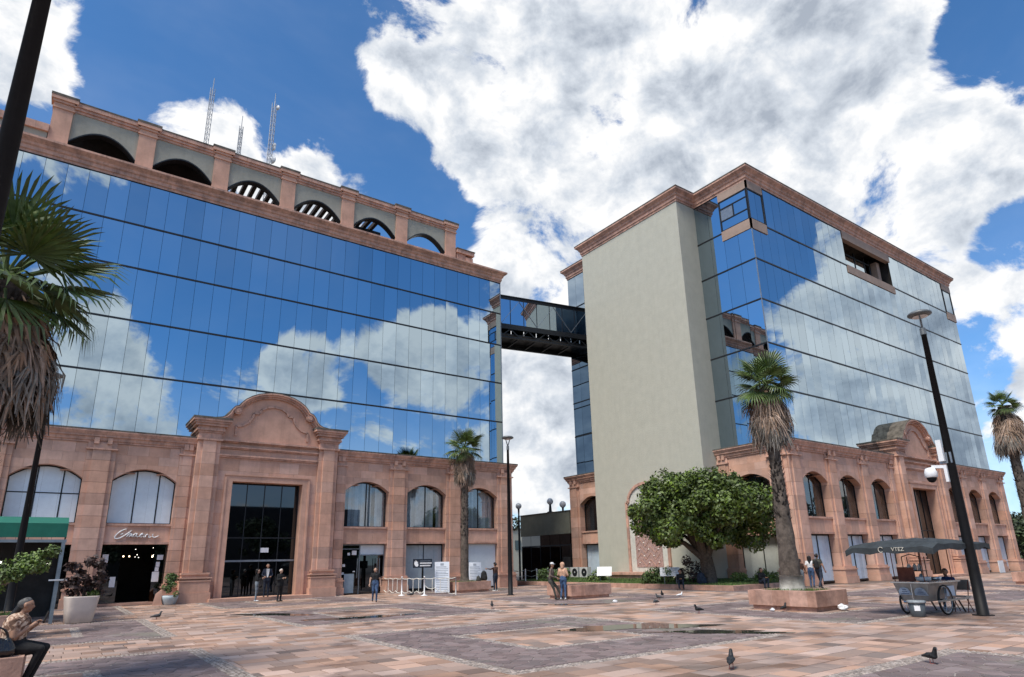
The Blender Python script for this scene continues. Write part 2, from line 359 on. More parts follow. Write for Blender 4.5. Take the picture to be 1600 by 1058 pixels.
def tile_geo(m, t):
    x0, x1, y0, y1 = t; g = .010; b = .008; x0 += g; x1 -= g; y0 += g; y1 -= g; m.tone = min(1, max(0, rnd.gauss(.52, .23)))
    dz = rnd.uniform(-.003, .003)
    m.add([(x0,y0,-.013),(x1,y0,-.013),(x1,y1,-.013),(x0,y1,-.013),(x0,y0,-.004+dz),(x1,y0,-.004+dz),(x1,y1,-.004+dz),(x0,y1,-.004+dz),
           (x0+b,y0+b,dz),(x1-b,y0+b,dz),(x1-b,y1-b,dz),(x0+b,y1-b,dz)],
          [(0,1,5,4),(1,2,6,5),(2,3,7,6),(3,0,4,7),(4,5,9,8),(5,6,10,9),(6,7,11,10),(7,4,8,11),(8,9,10,11)])
for t in allt[:300]:
    m = MB(); tile_geo(m, t); m.build('floor_tile', TILE, plaza)
m = MB()
for t in allt[300:]: tile_geo(m, t)
m.build('floor_tiles_beyond', TILE, plaza, kind='stuff')
# irregular flagstones in the square panels: cells of a jittered grid
def half(poly, nx, ny, c):
    out = []
    for i, p in enumerate(poly):
        q = poly[(i+1) % len(poly)]; a = p[0]*nx+p[1]*ny-c; b = q[0]*nx+q[1]*ny-c
        if a <= 0: out.append(p)
        if a*b < 0: k = a/(a-b); out.append((p[0]+(q[0]-p[0])*k, p[1]+(q[1]-p[1])*k))
    return out
flags = []; pebs = []
for i in range(-2, 6):
    for j in range(-1, 3):
        cx, cy = PX0+i*STEP, PY0+j*STEP
        if cx > 33 and cy > 18: continue
        if cx < -12 or cx > 66: continue
        H = SPARE_C[1]-.01; d2 = cx*cx+cy*cy; cell = .29 if d2 < 420 else (.4 if d2 < 1500 else .6)
        n = int(2*H/cell)+3; pts = {}
        for a in range(n):
            for b in range(n):
                pts[a, b] = (cx-H-cell+a*cell+(b % 2)*cell*.5+rnd.uniform(-.36, .36)*cell, cy-H-cell+b*cell+rnd.uniform(-.36, .36)*cell)
        for (a, b), p in pts.items():
            poly = [(cx-H, cy-H), (cx+H, cy-H), (cx+H, cy+H), (cx-H, cy+H)]
            for da in (-1, 0, 1, -2, 2):
                for db in ((-1, 0, 1) if abs(da) < 2 else (0,)):
                    q = pts.get((a+da, b+db))
                    if not q or q == p: continue
                    nx, ny = q[0]-p[0], q[1]-p[1]; ln = math.hypot(nx, ny); nx /= ln; ny /= ln
                    poly = half(poly, nx, ny, ((p[0]+q[0])*nx+(p[1]+q[1])*ny)/2-.012)
                    if len(poly) < 3: break
                if len(poly) < 3: break
            if len(poly) < 3: continue
            mx = sum(p[0] for p in poly)/len(poly); my = sum(p[1] for p in poly)/len(poly)
            if max(abs(mx-cx), abs(my-cy)) < INNER+.3:
                # keep the stones off the tiled square
                if abs(mx-cx) > abs(my-cy): sgn = 1 if mx > cx else -1; poly = half(poly, -sgn, 0, -sgn*(cx+sgn*(INNER+.26)))
                else: sgn = 1 if my > cy else -1; poly = half(poly, 0, -sgn, -sgn*(cy+sgn*(INNER+.26)))
            if len(poly) >= 3 and abs(sum(poly[k][0]*poly[(k+1) % len(poly)][1]-poly[(k+1) % len(poly)][0]*poly[k][1] for k in range(len(poly)))) > .01:
                flags.append((mx, my, poly))
        # pebble strips round the panel and round the tiled square
        for (o, wd) in ((SPARE_C[1]+.01, .30), (INNER+.01, .24)):
            k = -o-wd
            sz = .085 if d2 < 900 else .17
            while k < o+wd:
                e = 0
                while e < wd-.02:
                    for (px, py) in ((cx+k, cy+o+e), (cx+k, cy-o-e-sz), (cx+o+e, cy+k), (cx-o-e-sz, cy+k)):
                        pebs.append((px, py, sz))
                    e += sz
                k += sz
for i in range(-2, 6):
    for j in range(-1, 3):
        cx, cy = PX0+i*STEP, PY0+j*STEP
        if cx < -12 or cx > 66 or (cx > 33 and cy > 18): continue
        MB().box(cx-SPARE_C[1], cx+SPARE_C[1], cy-SPARE_C[1], cy+SPARE_C[1], -.014, -.0095).build('mortar_bed', mat('pale_mortar', (.28, .24, .22), .95, .15, 5), plaza)
flags.sort(key=lambda q: vis_key(q[0], q[1]))
def flag_geo(m, q):
    mx, my, poly = q; n = len(poly); m.tone = T(); dz = rnd.uniform(-.004, .003); s = .93
    m.add([(x, y, -.0105) for x, y in poly]+[(x, y, -.003+dz) for x, y in poly]+[(mx+(x-mx)*s, my+(y-my)*s, dz+.001) for x, y in poly],
          [(i, (i+1) % n, n+(i+1) % n, n+i) for i in range(n)]+[(n+i, n+(i+1) % n, 2*n+(i+1) % n, 2*n+i) for i in range(n)]+[tuple(range(2*n, 3*n))])
for q in flags[:300]:
    m = MB(); flag_geo(m, q); m.build('flagstone', FLAG, plaza)
m = MB()
for q in flags[300:]: flag_geo(m, q)
m.build('flagstones_beyond', FLAG, plaza, kind='stuff')
m = MB()
for px, py, sz in pebs:
    if not seen(px, py): continue
    m.tone = T(); s = sz*.43; x, y = px+sz/2+rnd.uniform(-.01, .01), py+sz/2+rnd.uniform(-.01, .01); z = rnd.uniform(-.004, .004)
    m.add([(x-s,y-s,-.013),(x+s,y-s,-.013),(x+s,y+s,-.013),(x-s,y+s,-.013),(x,y,z+.003)], [(0,1,4),(1,2,4),(2,3,4),(3,0,4)])
m.build('pebble_strips', COBB, plaza, kind='stuff')
# rain puddles: shallow sheets of water lying in the low spots
WATER = bpy.data.materials.new('puddle_water'); WATER.use_nodes = True
_b = WATER.node_tree.nodes['Principled BSDF']; _b.inputs['Base Color'].default_value = (.05, .055, .045, 1); _b.inputs['Roughness'].default_value = .03; _b.inputs['IOR'].default_value = 1.5
def puddle(cx, cy, rx, ry, rot, label, seed):
    r = random.Random(seed); n = 56; ph = [r.uniform(0, 6.3) for _ in range(6)]; vs = []
    for k in range(n):
        a = 2*math.pi*k/n; q = 1+.28*math.sin(2*a+ph[0])+.2*math.sin(3*a+ph[1])+.14*math.sin(5*a+ph[2])+.1*math.sin(9*a+ph[3])+.06*math.sin(14*a+ph[4])
        x, y = rx*q*math.cos(a), ry*q*math.sin(a); vs.append((cx+x*math.cos(rot)-y*math.sin(rot), cy+x*math.sin(rot)+y*math.cos(rot), .0052))
    o = MB().add(vs, [tuple(range(n))]).build('puddle', WATER); o['kind'] = 'structure'; o['label'] = label; return o
puddle(12.95, 12.6, 1.5, .85, -.5, 'largest rain puddle, on the nearest purple paving panel', 3)
puddle(13.3, 10.4, 1.6, .32, -.75, 'thin rain puddle along the edge of the nearest purple panel', 5)
puddle(8.9, 21.6, 1.5, .55, -.15, 'dark rain puddle below the woman in blue jeans', 8)
puddle(7.0, 25.6, 1.5, .5, -.8, 'dark rain puddle in front of the tall portal', 11)
puddle(17.1, 20.9, 1.9, .34, -.75, 'narrow rain puddle in front of the leaning couple', 14)

# ------------------------------------------------------------------ the twin office buildings
def XF(ox, oy, face):
    return {'-y': lambda s, y, z: (ox+s, oy+y, z), '-x': lambda s, y, z: (ox+y, oy-s, z), '+x': lambda s, y, z: (ox-y, oy+s, z)}[face]
LEN = 34.94; CEN = LEN/2
CORN = [(-.55,8.06),(.07,8.06),(.07,8.14),(.13,8.17),(.16,8.30),(.24,8.36),(.24,8.42),(.36,8.60),(.36,8.66),(-.55,8.66)]
def pilaster(par, xf, s0, s1, tall=7.72, p=.15, ped=1.0, z1=8.06, cap=True, courses=None):
    courses = courses or COURSE
    w1 = s1-s0; c = (s0+s1)/2; w2 = w1*.62; pl_ = .06
    sec = lambda k=0: [(s0, .62), (s0, -pl_), (c-w2/2, -pl_), (c-w2/2, -p), (c+w2/2, -p), (c+w2/2, -pl_), (s1, -pl_), (s1, .62)]
    z = ped
    while z < tall-.05:
        h = min(courses, tall-z)
        if tall-z-h < .2: h = tall-z
        m = MB(xf); m.tone = min(1, max(0, rnd.gauss(.5, .27))); m.prism(sec(), 'z', z+.006, z+h-.006); m.build('stone_block', STONE, par); z += h
    m = MB(xf); m.tone = T(); m.prism(sec(), 'z', tall+.004, z1); m.build('stone_block', STONE, par)
    if cap:
        m = MB(xf); m.box(s0-.05, s1+.05, -p-.06, .3, tall-.03, tall+.05)
        m.box(c-w2/2, c-w2/2+.22, -p-.1, .2, 7.98, 8.3); m.box(c+w2/2-.22, c+w2/2, -p-.1, .2, 7.98, 8.3); m.build('capital', STONE_T, par)
    m = MB(xf); e = .12
    m.box(s0-e, s1+e, -p-.17, .62, 0, .42); m.box(s0-e+.05, s1+e-.05, -p-.12, .62, .425, ped-.2)
    m.box(s0-e, s1+e, -p-.17, .62, ped-.2, ped-.12); m.box(s0-.06, s1+.06, -p-.09, .62, ped-.118, ped); m.build('pedestal', STONE, par)
def arch_z(x, c, hw, spring, apex): return spring+(apex-spring)*(1-((x-c)/hw)**2)
SPR, APX = 6.22, 6.84
def window_up(par, xf, a, b, style, yg=.5, sill=4.02):
    c, hw = (a+b)/2, (b-a)/2
    def archpts(x0, x1, n=10): return [(x0+(x1-x0)*k/n, arch_z(x0+(x1-x0)*k/n, c, hw, SPR, APX)) for k in range(n+1)]
    fr = MB(xf); t = .05
    fr.box(a, b, yg-.04, yg+.06, sill, sill+t); fr.box(a, a+t, yg-.04, yg+.06, sill+t, SPR); fr.box(b-t, b, yg-.04, yg+.06, sill+t, SPR)
    ap = archpts(a, b); fr.prism(ap+[(x, z-.07) for x, z in ap[::-1]], 'y', yg-.04, yg+.06)
    splits = {2: [a+.02, c+.12, b-.02], 3: [a+.02, a+(b-a)*.38, a+(b-a)*.74, b-.02]}[style.get('n', 2)]
    for x in splits[1:-1]: fr.box(x-.03, x+.03, yg-.03, yg+.05, sill+t, arch_z(x, c, hw, SPR, APX)-.05)
    if style.get('rail'): fr.box(a+t, b-t, yg-.03, yg+.05, 5.45, 5.5)
    wn = fr.build('window', METAL, par)
    for x0, x1 in zip(splits, splits[1:]):
        pts = archpts(x0, x1, 6); MB(xf).prism([(x0, sill+.03)]+[(x1, sill+.03)]+[(x, z-.03) for x, z in pts[::-1]], 'y', yg, yg+.012).build('pane', style['glass'], wn)
    bl = MB(xf); k = style.get('slats', 8); x = a+.06; oy_ = -.012 if style['cover'] is BLIND else .16
    while x < b-.06:
        wd = (b-a-.1)/k*rnd.uniform(.7, 1.3); x1 = min(b-.05, x+wd); bl.tone = T(); dy = rnd.uniform(0, .06) if style['cover'] is CURTAIN else 0
        if rnd.random() > style.get('gap', 0):
            pts = archpts(x, x1, 3); bl.prism([(x, sill+.05), (x1, sill+.05)]+[(q, z-.06) for q, z in pts[::-1]], 'y', yg+oy_+dy, yg+oy_+.02+dy)
        x = x1+.004
    if bl.v: bl.build('blind' if style['cover'] is BLIND else 'curtain', style['cover'], wn)
def bay(par, xf, a, b, style, low):
    """one bay: arched upper window, stone panel, ground-floor opening"""
    c, hw = (a+b)/2, (b-a)/2
    rows = [SPR, 6.62, 7.06, 7.52, 8.055]
    for i in range(4):
        z0, z1 = rows[i], rows[i+1]; n = 4 if i % 2 else 3
        xs = [a+(b-a)*k/n for k in range(n+1)] if i % 2 == 0 else [a]+[a+(b-a)*(k+.5)/3 for k in range(3)]+[b]
        for x0, x1 in zip(xs, xs[1:]):
            px = [x0+.003+(x1-x0-.006)*k/6 for k in range(7)]; lo = [max(z0, arch_z(x, c, hw, SPR, APX)) for x in px]
            if min(lo) > z1-.02: continue
            pts = [(x, min(l, z1-.012)) for x, l in zip(px, lo)]
            m = MB(xf); m.tone = min(1, max(0, rnd.gauss(.5, .25))); m.prism(pts+[(px[-1], z1-.004), (px[0], z1-.004)], 'y', 0, .6); m.build('stone_block', STONE, par)
    for k in range(3):
        x0, x1 = a+(b-a)*k/3, a+(b-a)*(k+1)/3
        m = MB(xf); m.tone = T(); m.box(x0+.003, x1-.003, .1, .62, 3.1, 3.9); m.build('stone_block', STONE, par)
    m = MB(xf); m.box(a, b, .02, .62, 3.902, 4.02); m.box(a, b, .06, .62, 2.98, 3.098); m.build('sill', STONE_T, par)
    window_up(par, xf, a, b, style)
    low(par, xf, a, b)
def low_blind(col, n=4, y=.5, lintel=True, slats=5, recess=0):
    def f(par, xf, a, b):
        t = .05; fr = MB(xf); fr.box(a, b, y-.03, y+.05, .06, .16); fr.box(a, a+t, y-.03, y+.05, .16, 2.98); fr.box(b-t, b, y-.03, y+.05, .16, 2.98)
        if lintel: fr.box(a+t, b-t, y-.03, y+.05, 2.9, 2.98)
        c = a+(b-a)*.52; fr.box(c-.02, c+.02, y-.03, y+.05, .16, 2.9); wn = fr.build('shop_window', METAL, par)
        w_ = (b-a-.1)/slats
        for k in range(slats): bl = MB(xf); bl.tone = T(); bl.box(a+.05+k*w_, a+.05+(k+1)*w_-.006, y+.01+.012*(k % 2), y+.03+.012*(k % 2), .17, 2.88); bl.build('blind', col, wn)
    return f
def low_panel(par, xf, a, b):
    m = MB(xf); m.box(a+.05, b-.02, .32, .4, .1, 2.95); m.build('white_board_infill', BLIND, par)
def low_doors(par, xf, a, b):
    y = .45; c = a+(b-a)*.44; fr = MB(xf); t = .05
    fr.box(a, b, y-.04, y+.05, 2.9, 2.98); fr.box(a, a+t, y-.04, y+.05, 0, 2.9); fr.box(b-t, b, y-.04, y+.05, 0, 2.9); fr.box(c-t/2, c+t/2, y-.04, y+.05, 0, 2.9)
    fr.box(c+t/2, b-t, y-.04, y+.05, 2.28, 2.34); fr.box(a+t, c-t/2, y-.04, y+.05, 2.66, 2.7)
    dr = fr.build('entrance_door', GREYM, par)
    MB(xf).box(a+t, c-t/2, y, y+.012, .03, 2.66).build('pane', DARKGL, dr); MB(xf).box(c+t/2, b-t, y+.25, y+.262, .03, 2.28).build('pane', DARKGL, dr)
    MB(xf).box(c+t/2, b-t, y, y+.012, 2.34, 2.9).build('pane', BLIND, dr); MB(xf).box(a+t, c-t/2, y, y+.012, 2.7, 2.9).build('pane', WINGL, dr)
    for x in (c-.16, b-.5, b-.34):
        m = MB(xf); m.tube([(x, y-.1, .95), (x, y-.1, 2.1)], .022, 8); m.build('handle', GREYM, dr)
    P = MB(xf)
    for (x0, x1, z0, z1) in ((a+.52, a+.68, 2.3, 2.45), (a+.8, a+1.1, 2.32, 2.58), (a+.22, a+.4, 1.62, 1.78), (a+.9, a+1.05, 1.3, 1.36), (a+.2, a+.34, 1.15, 1.3)): P.box(x0, x1, y-.012, y-.004, z0, z1)
    P.build('paper_notice', WHITE, dr)
    MB(xf).box(a+.3, a+.92, y-.2, y-.16, .08, 1.2).build('sandwich_panel', mat('pale_blue_panel', (.30, .38, .43), .6, .06, 4), dr)
def portal(par, xf, glazing=DARKGL):
    c = CEN; yf = -.25
    for sgn in (-1, 1):
        i0, i1 = (c+2.8, c+3.97) if sgn > 0 else (c-3.97, c-2.8)
        # narrow pilaster beside the portal
        e0, e1 = (c+3.97, c+4.72) if sgn > 0 else (c-4.72, c-3.97)
        pilaster(par, xf, e0, e1, p=.12, ped=.98)
        m_ = (i0+i1)/2; z = 1.5; w1 = i1-i0; w2 = w1*.58
        sec = [(i0, .6), (i0, -.42), (m_-w2/2, -.42), (m_-w2/2, -.55), (m_+w2/2, -.55), (m_+w2/2, -.42), (i1, -.42), (i1, .6)]
        while z < 8.5:
            h = .64 if 8.56-z > .9 else 8.56-z
            m = MB(xf); m.tone = min(1, max(0, rnd.gauss(.5, .25))); m.prism(sec, 'z', z+.004, z+h-.004); m.build('stone_block', STONE, par); z += h
        m = MB(xf)
        m.box(i0-.2, i1+.2, -.82, .6, 0, .5); m.box(i0-.14, i1+.14, -.76, .6, .503, 1.05); m.box(i0-.17, i1+.17, -.79, .6, 1.053, 1.12)
        m.box(i0-.08, i1+.08, -.66, .6, 1.123, 1.2); m.box(i0-.2, i1+.2, -.8, .6, 1.203, 1.27); m.box(i0-.06, i1+.06, -.62, .6, 1.273, 1.4); m.box(i0-.1, i1+.1, -.68, .6, 1.403, 1.5)
        m.build('pedestal', STONE, par)
        m = MB(xf); m.box(i0-.06, i1+.06, -.62, .6, 8.565, 8.68); m.box(i0, i1, -.5, .6, 8.683, 9.0)
        for k, (e, z0, z1) in enumerate(((.06, 9.0, 9.1), (.14, 9.103, 9.22), (.1, 9.223, 9.36), (.24, 9.363, 9.5), (.32, 9.503, 9.62), (.4, 9.623, 9.74))): m.box(i0-e, i1+e, -.5-e, .9, z0, z1)
        m.mi = 1; m.box(i0-.42, i1+.42, -.93, .9, 9.743, 9.84); m.build('capital', [STONE_T, STONE_TOP], par)
    # wall between the portal piers, with the tall opening
    o0, o1, ot = c-1.98, c+1.98, 6.42
    for x0, x1 in ((c-2.8, o0), (o1, c+2.8)):
        z = .16
        while z < 6.3:
            h = min(.64, 6.42-z)
            m = MB(xf); m.tone = rnd.gauss(.45, .2); m.box(x0+.002, x1-.002, yf, .6, z+.003, z+h-.003); m.build('stone_block', STONE, par); z += h
    for i, (z0, z1) in enumerate(((6.42, 6.98), (6.98, 7.6), (7.6, 8.2), (8.2, 8.62))):
        n = 4+i % 2
        for k in range(n):
            x0, x1 = c-2.8+5.6*k/n, c-2.8+5.6*(k+1)/n
            m = MB(xf); m.tone = rnd.gauss(.48, .2); m.box(x0+.003, x1-.003, yf, .6, z0+.003, z1-.003); m.build('stone_block', STONE, par)
    m = MB(xf)
    for x0, x1 in ((o0-.36, o0+.02), (o1-.02, o1+.36)): m.box(x0, x1, yf-.07, .3, .16, ot-.021)
    m.box(o0-.36, o1+.36, yf-.07, .3, ot-.02, ot+.3); m.box(o0-.4, o0-.3, yf-.12, .3, .16, ot+.2); m.box(o1+.3, o1+.4, yf-.12, .3, .16, ot+.2); m.box(o0-.4, o1+.4, yf-.12, .3, ot+.301, ot+.38)
    m.build('door_surround', STONE, par)
    m = MB(xf)
    for (z0, z1, p) in ((7.72, 7.8, .1), (7.803, 7.9, .16), (8.22, 8.28, .1), (8.283, 8.36, .18), (8.56, 8.62, .12), (8.623, 8.72, .26)): m.box(c-2.8, c+2.8, yf-p, .3, z0, z1)
    m.build('moulding', STONE_T, par)
    MB(xf).box(c-2.7, c+2.7, -1.15, .2, 0, .16).build('step', STONE, par)
    # curved gable
    half_o = [(3.2, 9.80), (2.86, 9.86), (2.62, 9.98), (2.44, 10.18), (2.33, 10.42), (2.2, 10.58), (1.98, 10.66), (1.86, 10.84), (1.66, 11.06), (1.36, 11.27), (1.0, 11.44), (.6, 11.55), (.25, 11.6), (0, 11.61)]
    out = [(c-x, z) for x, z in half_o]+[(c+x, z) for x, z in half_o[-2::-1]]
    m = MB(xf); m.prism([(c-2.8, 8.72)]+[(x, z) for x, z in out]+[(c+2.8, 8.72)], 'y', yf+.02, .5); m.build('gable', STONE, par)
    gb = par
    def rim(m, off0, off1, y0, y1):
        n = len(out); pts = []
        for i in range(n):
            t = Vector(out[min(i+1, n-1)])-Vector(out[max(i-1, 0)]); t.normalize(); pts.append((Vector((-t.y, t.x))))
        for i in range(n-1):
            q = [Vector(out[i])+pts[i]*off0, Vector(out[i+1])+pts[i+1]*off0, Vector(out[i+1])+pts[i+1]*off1, Vector(out[i])+pts[i]*off1]
            m.prism([tuple(v) for v in q], 'y', y0, y1)
    m = MB(xf); rim(m, -.2, -.1, yf-.14, .45); rim(m, -.1, 0.0, yf-.26, .6); rim(m, 0.0, .07, yf-.36, 1.0); m.mi = 1; rim(m, .07, .12, yf-.36, 1.2)
    m.build('gable_rim', [STONE_T, STONE_TOP], gb)
    for sgn in (-1, 1):
        cx, cz = c+sgn*2.08, 10.42; m = MB(xf); q = [(cx+.21*math.cos(a*math.pi/8), cz+.21*math.sin(a*math.pi/8)) for a in range(16)]
        m.prism(q, 'y', yf-.3, .9); q = [(cx+.12*math.cos(a*math.pi/8), cz+.12*math.sin(a*math.pi/8)) for a in range(16)]; m.prism(q, 'y', yf-.36, yf-.3); m.build('scroll', STONE_T, gb)
    hi = [(2.05, 9.0), (2.05, 9.55), (1.72, 9.62), (1.4, 9.85), (1.22, 10.12), (1.14, 10.42), (.86, 10.43), (.72, 10.68), (.42, 10.86), (0, 10.92)]
    ip = [(c-x, z) for x, z in hi]+[(c+x, z) for x, z in hi[-2::-1]]
    m = MB(xf)
    for p, q in zip(ip, ip[1:]): m.bar((p[0], yf-.02, p[1]), (q[0], yf-.02, q[1]), .12, .12)
    m.build('gable_moulding', STONE_T, gb)
    # glazing of the tall opening
    y = .42; fr = MB(xf); xs = [o0+.02+(o1-o0-.04)*k/4 for k in range(5)]
    for x in xs: fr.box(x-.02, x+.02, y-.04, y+.06, .16, ot)
    for z in (.16, 3.3, ot-.06): fr.box(o0, o1, y-.03, y+.05, z, z+.06)
    gl = fr.build('portal_glazing', METAL, par)
    MB(xf).box(o0, o1, y-.07, y-.035, 2.02, 2.12).build('transom', GREYM, gl)
    for x0, x1 in zip(xs, xs[1:]):
        for z0, z1 in ((.22, 2.0), (2.14, 3.3), (3.36, ot-.06)): m = MB(xf); m.tone = T(); m.box(x0+.02, x1-.02, y, y+.012, z0, z1); m.build('pane', glazing, gl)
    m = MB(xf); m.box(c+.02, c+.48, y-.02, y-.008, 2.52, 2.78); m.build('notice', WHITE, gl)
def base_front(par, ox, oy, styles, lows, glazing):
    xf = XF(ox, oy, '-y'); c = CEN
    for sgn in (-1, 1):
        for k in range(3):
            m_ = c+sgn*(6.2+4.245*k); bay(par, xf, m_-1.48, m_+1.48, styles[(sgn, k)], lows[(sgn, k)])
            q0, q1 = m_+sgn*1.48, m_+sgn*2.765
            pilaster(par, xf, min(q0, q1), max(q0, q1))
    portal(par, xf, glazing)
def curtain(par, xf, x0, n, wd, rows, skip=None, gmat=None, jit=.0026):
    gm = gmat or GLASS
    for i in range(n):
        for j in range(len(rows)-1):
            a, b = x0+i*wd+.008, x0+(i+1)*wd-.008; z0, z1 = rows[j]+.05, rows[j+1]-.05
            if skip and skip((a+b)/2, (z0+z1)/2): continue
            p, q = rnd.gauss(0, jit), rnd.gauss(0, jit); m = MB(xf); m.tone = T()
            yv = lambda x, z: p*(x-(a+b)/2)+q*(z-(z0+z1)/2)
            m.add([(x, yv(x, z)+d, z) for d in (0, .012) for x, z in ((a, z0), (b, z0), (b, z1), (a, z1))], [(0,1,2,3),(7,6,5,4),(1,0,4,5),(2,1,5,6),(3,2,6,7),(0,3,7,4)])
            m.build('glass_panel', gm, par)
    L_ = x0+n*wd
    for j in range(len(rows)):
        m = MB(xf); m.box(x0, L_, -.035, .05, rows[j]-.05, rows[j]+.05); m.build('mullion', METAL, par)
MAINC = lambda z0, z1: [(-.5, z0), (.05, z0), (.05, z0+(z1-z0)*.14), (.12, z0+(z1-z0)*.2), (.12, z0+(z1-z0)*.42), (.2, z0+(z1-z0)*.5), (.24, z0+(z1-z0)*.64), (.32, z0+(z1-z0)*.72), (.46, z0+(z1-z0)*.86), (.46, z1), (-.5, z1)]
BLST = {'n': 3, 'glass': WINGL, 'cover': BLIND, 'slats': 4}
CUST = {'n': 2, 'glass': WINGL, 'cover': CURTAIN, 'slats': 13, 'gap': .12}
DKST = {'n': 2, 'glass': WINGL_D, 'cover': CURTAIN, 'slats': 9, 'gap': .35}
BL2 = dict(BLST, rail=True, n=3)
BLINDB = mat('blue_white_blind', (.52, .63, .72), .25, .05, 3, tone=.25, spec=.5)
BLINDG = mat('grey_blind', (.40, .47, .50), .2, .05, 3, tone=.12, spec=.5)

# left building
COURSE = .56
LX, LY = -7.92, 38.2
bl = thing('office_building', 'mirror-glass office block with roof arcade, behind the restaurant entrance and tall portal', 'building', (9.55, LY, 0))
def low_restaurant(par, xf, a, b):
    MB(xf).box(a, b, .3, 1.2, 0, .12).build('step', STONE, par)
    MB(xf).box(a+.02, a+.9, .5, .56, .12, 2.96).build('folded_door', DARKGL, par); MB(xf).box(b-.55, b-.02, .5, .56, .12, 2.96).build('folded_door', DARKGL, par)
    for (x0, x1, z0, z1) in ((a+.1, a+.36, 2.1, 2.5), (b-.42, b-.14, 2.2, 2.45), (b-.44, b-.26, 1.85, 2.1), (b-.46, b-.28, 1.62, 1.83), (b-.56, b-.24, 1.1, 1.6), (a+.55, a+.8, .9, 1.4)):
        MB(xf).box(x0, x1, .47, .485, z0, z1).build('paper_notice', WHITE, par)
low_dark = lambda par, xf, a, b: MB(xf).box(a, b, .5, .55, .02, 2.98).build('pane', DARKGL, par)
base_front(bl, LX, LY, {(1,0): CUST, (1,1): CUST, (1,2): CUST, (-1,0): BLST, (-1,1): BL2, (-1,2): BLST},
           {(1,0): low_doors, (1,1): low_blind(BLINDG), (1,2): low_panel, (-1,0): low_restaurant, (-1,1): low_dark, (-1,2): low_dark}, DARKGL)
LR = LX+LEN; LB = LY+20.2
m = MB()                                            # walls of the base that are not the street front
m.box(LX, LX+.5, LY+.62, LB, 0, 8.06); m.box(LR-.5, LR, LY+.62, LB, 0, 8.06); m.box(LX+.5, LR-.5, LB-.5, LB, 0, 8.06); m.build('side_wall', STONE, bl)
m = MB(); m.box(LX+.5, LR-.5, LY+6, LY+6.2, 0, 8.0); m.box(LX+.5, LR-.5, LY+.63, LY+6, 3.25, 3.7); m.box(LX+.5, LR-.5, LY+.63, LY+6, -.013, .0); m.box(LX+.5, LR-.5, LY+.63, LB-.5, 7.9, 8.05)
for x in (LX+CEN-2.85, LX+CEN+2.75, LX+CEN-7.7, LX+CEN-4.72): m.box(x, x+.1, LY+.63, LY+6, 0, 7.9)
m.build('interior', DARKIN, bl)
G = .48
def base_top(par, x0, x1, yf, yb, gap):
    m = MB(); m.sweep([(x0, yb), (x0, yf), (gap[0], yf)], CORN); m.sweep([(gap[1], yf), (x1, yf), (x1, yb)], CORN); m.build('base_cornice', STONE_T, par)
    m = MB(); m.box(x0-.37, gap[0], yf-.37, yf+.6, 8.665, 8.73); m.box(gap[1], x1+.37, yf-.37, yf+.6, 8.665, 8.73); m.box(gap[0], gap[1], yf+.3, yf+.6, 8.665, 8.73)
    m.box(x0-.37, x0+.6, yf+.6, yb, 8.665, 8.73); m.box(x1-.6, x1+.37, yf+.6, yb, 8.665, 8.73); m.build('ledge', STONE_TOP, par)
base_top(bl, LX, LR, LY, LB, (LX+CEN-3.97, LX+CEN+3.97))
gx0, gx1, gy0, gy1 = LX+.47, LR-.41, LY+G, LB-.4
m = MB(); m.box(gx0+.08, gx1-.08, gy0+.07, gy1, 8.66, 23.62); m.build('core', DARKIN, bl)
LROWS = [8.73, 12.0, 15.1, 18.24, 20.92, 23.62]
curtain(bl, XF(gx0, gy0, '-y'), 0, 34, (gx1-gx0)/34, LROWS)
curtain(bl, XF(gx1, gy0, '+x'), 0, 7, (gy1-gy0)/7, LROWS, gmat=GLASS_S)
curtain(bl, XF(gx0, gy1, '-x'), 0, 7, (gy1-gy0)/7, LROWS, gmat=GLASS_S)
MB().box(gx1-.02, gx1+.03, gy0-.03, gy0+.03, 8.73, 23.6).build('corner_bead', GREYM, bl)
m = MB(); m.sweep([(gx0, gy1), (gx0, gy0), (gx1, gy0), (gx1, gy1)], MAINC(23.62, 24.5), True); m.build('main_cornice', STONE_T, bl)
MB().box(gx0, gx1, gy0, gy1, 24.3, 24.45).build('roof', STONE_TOP, bl)
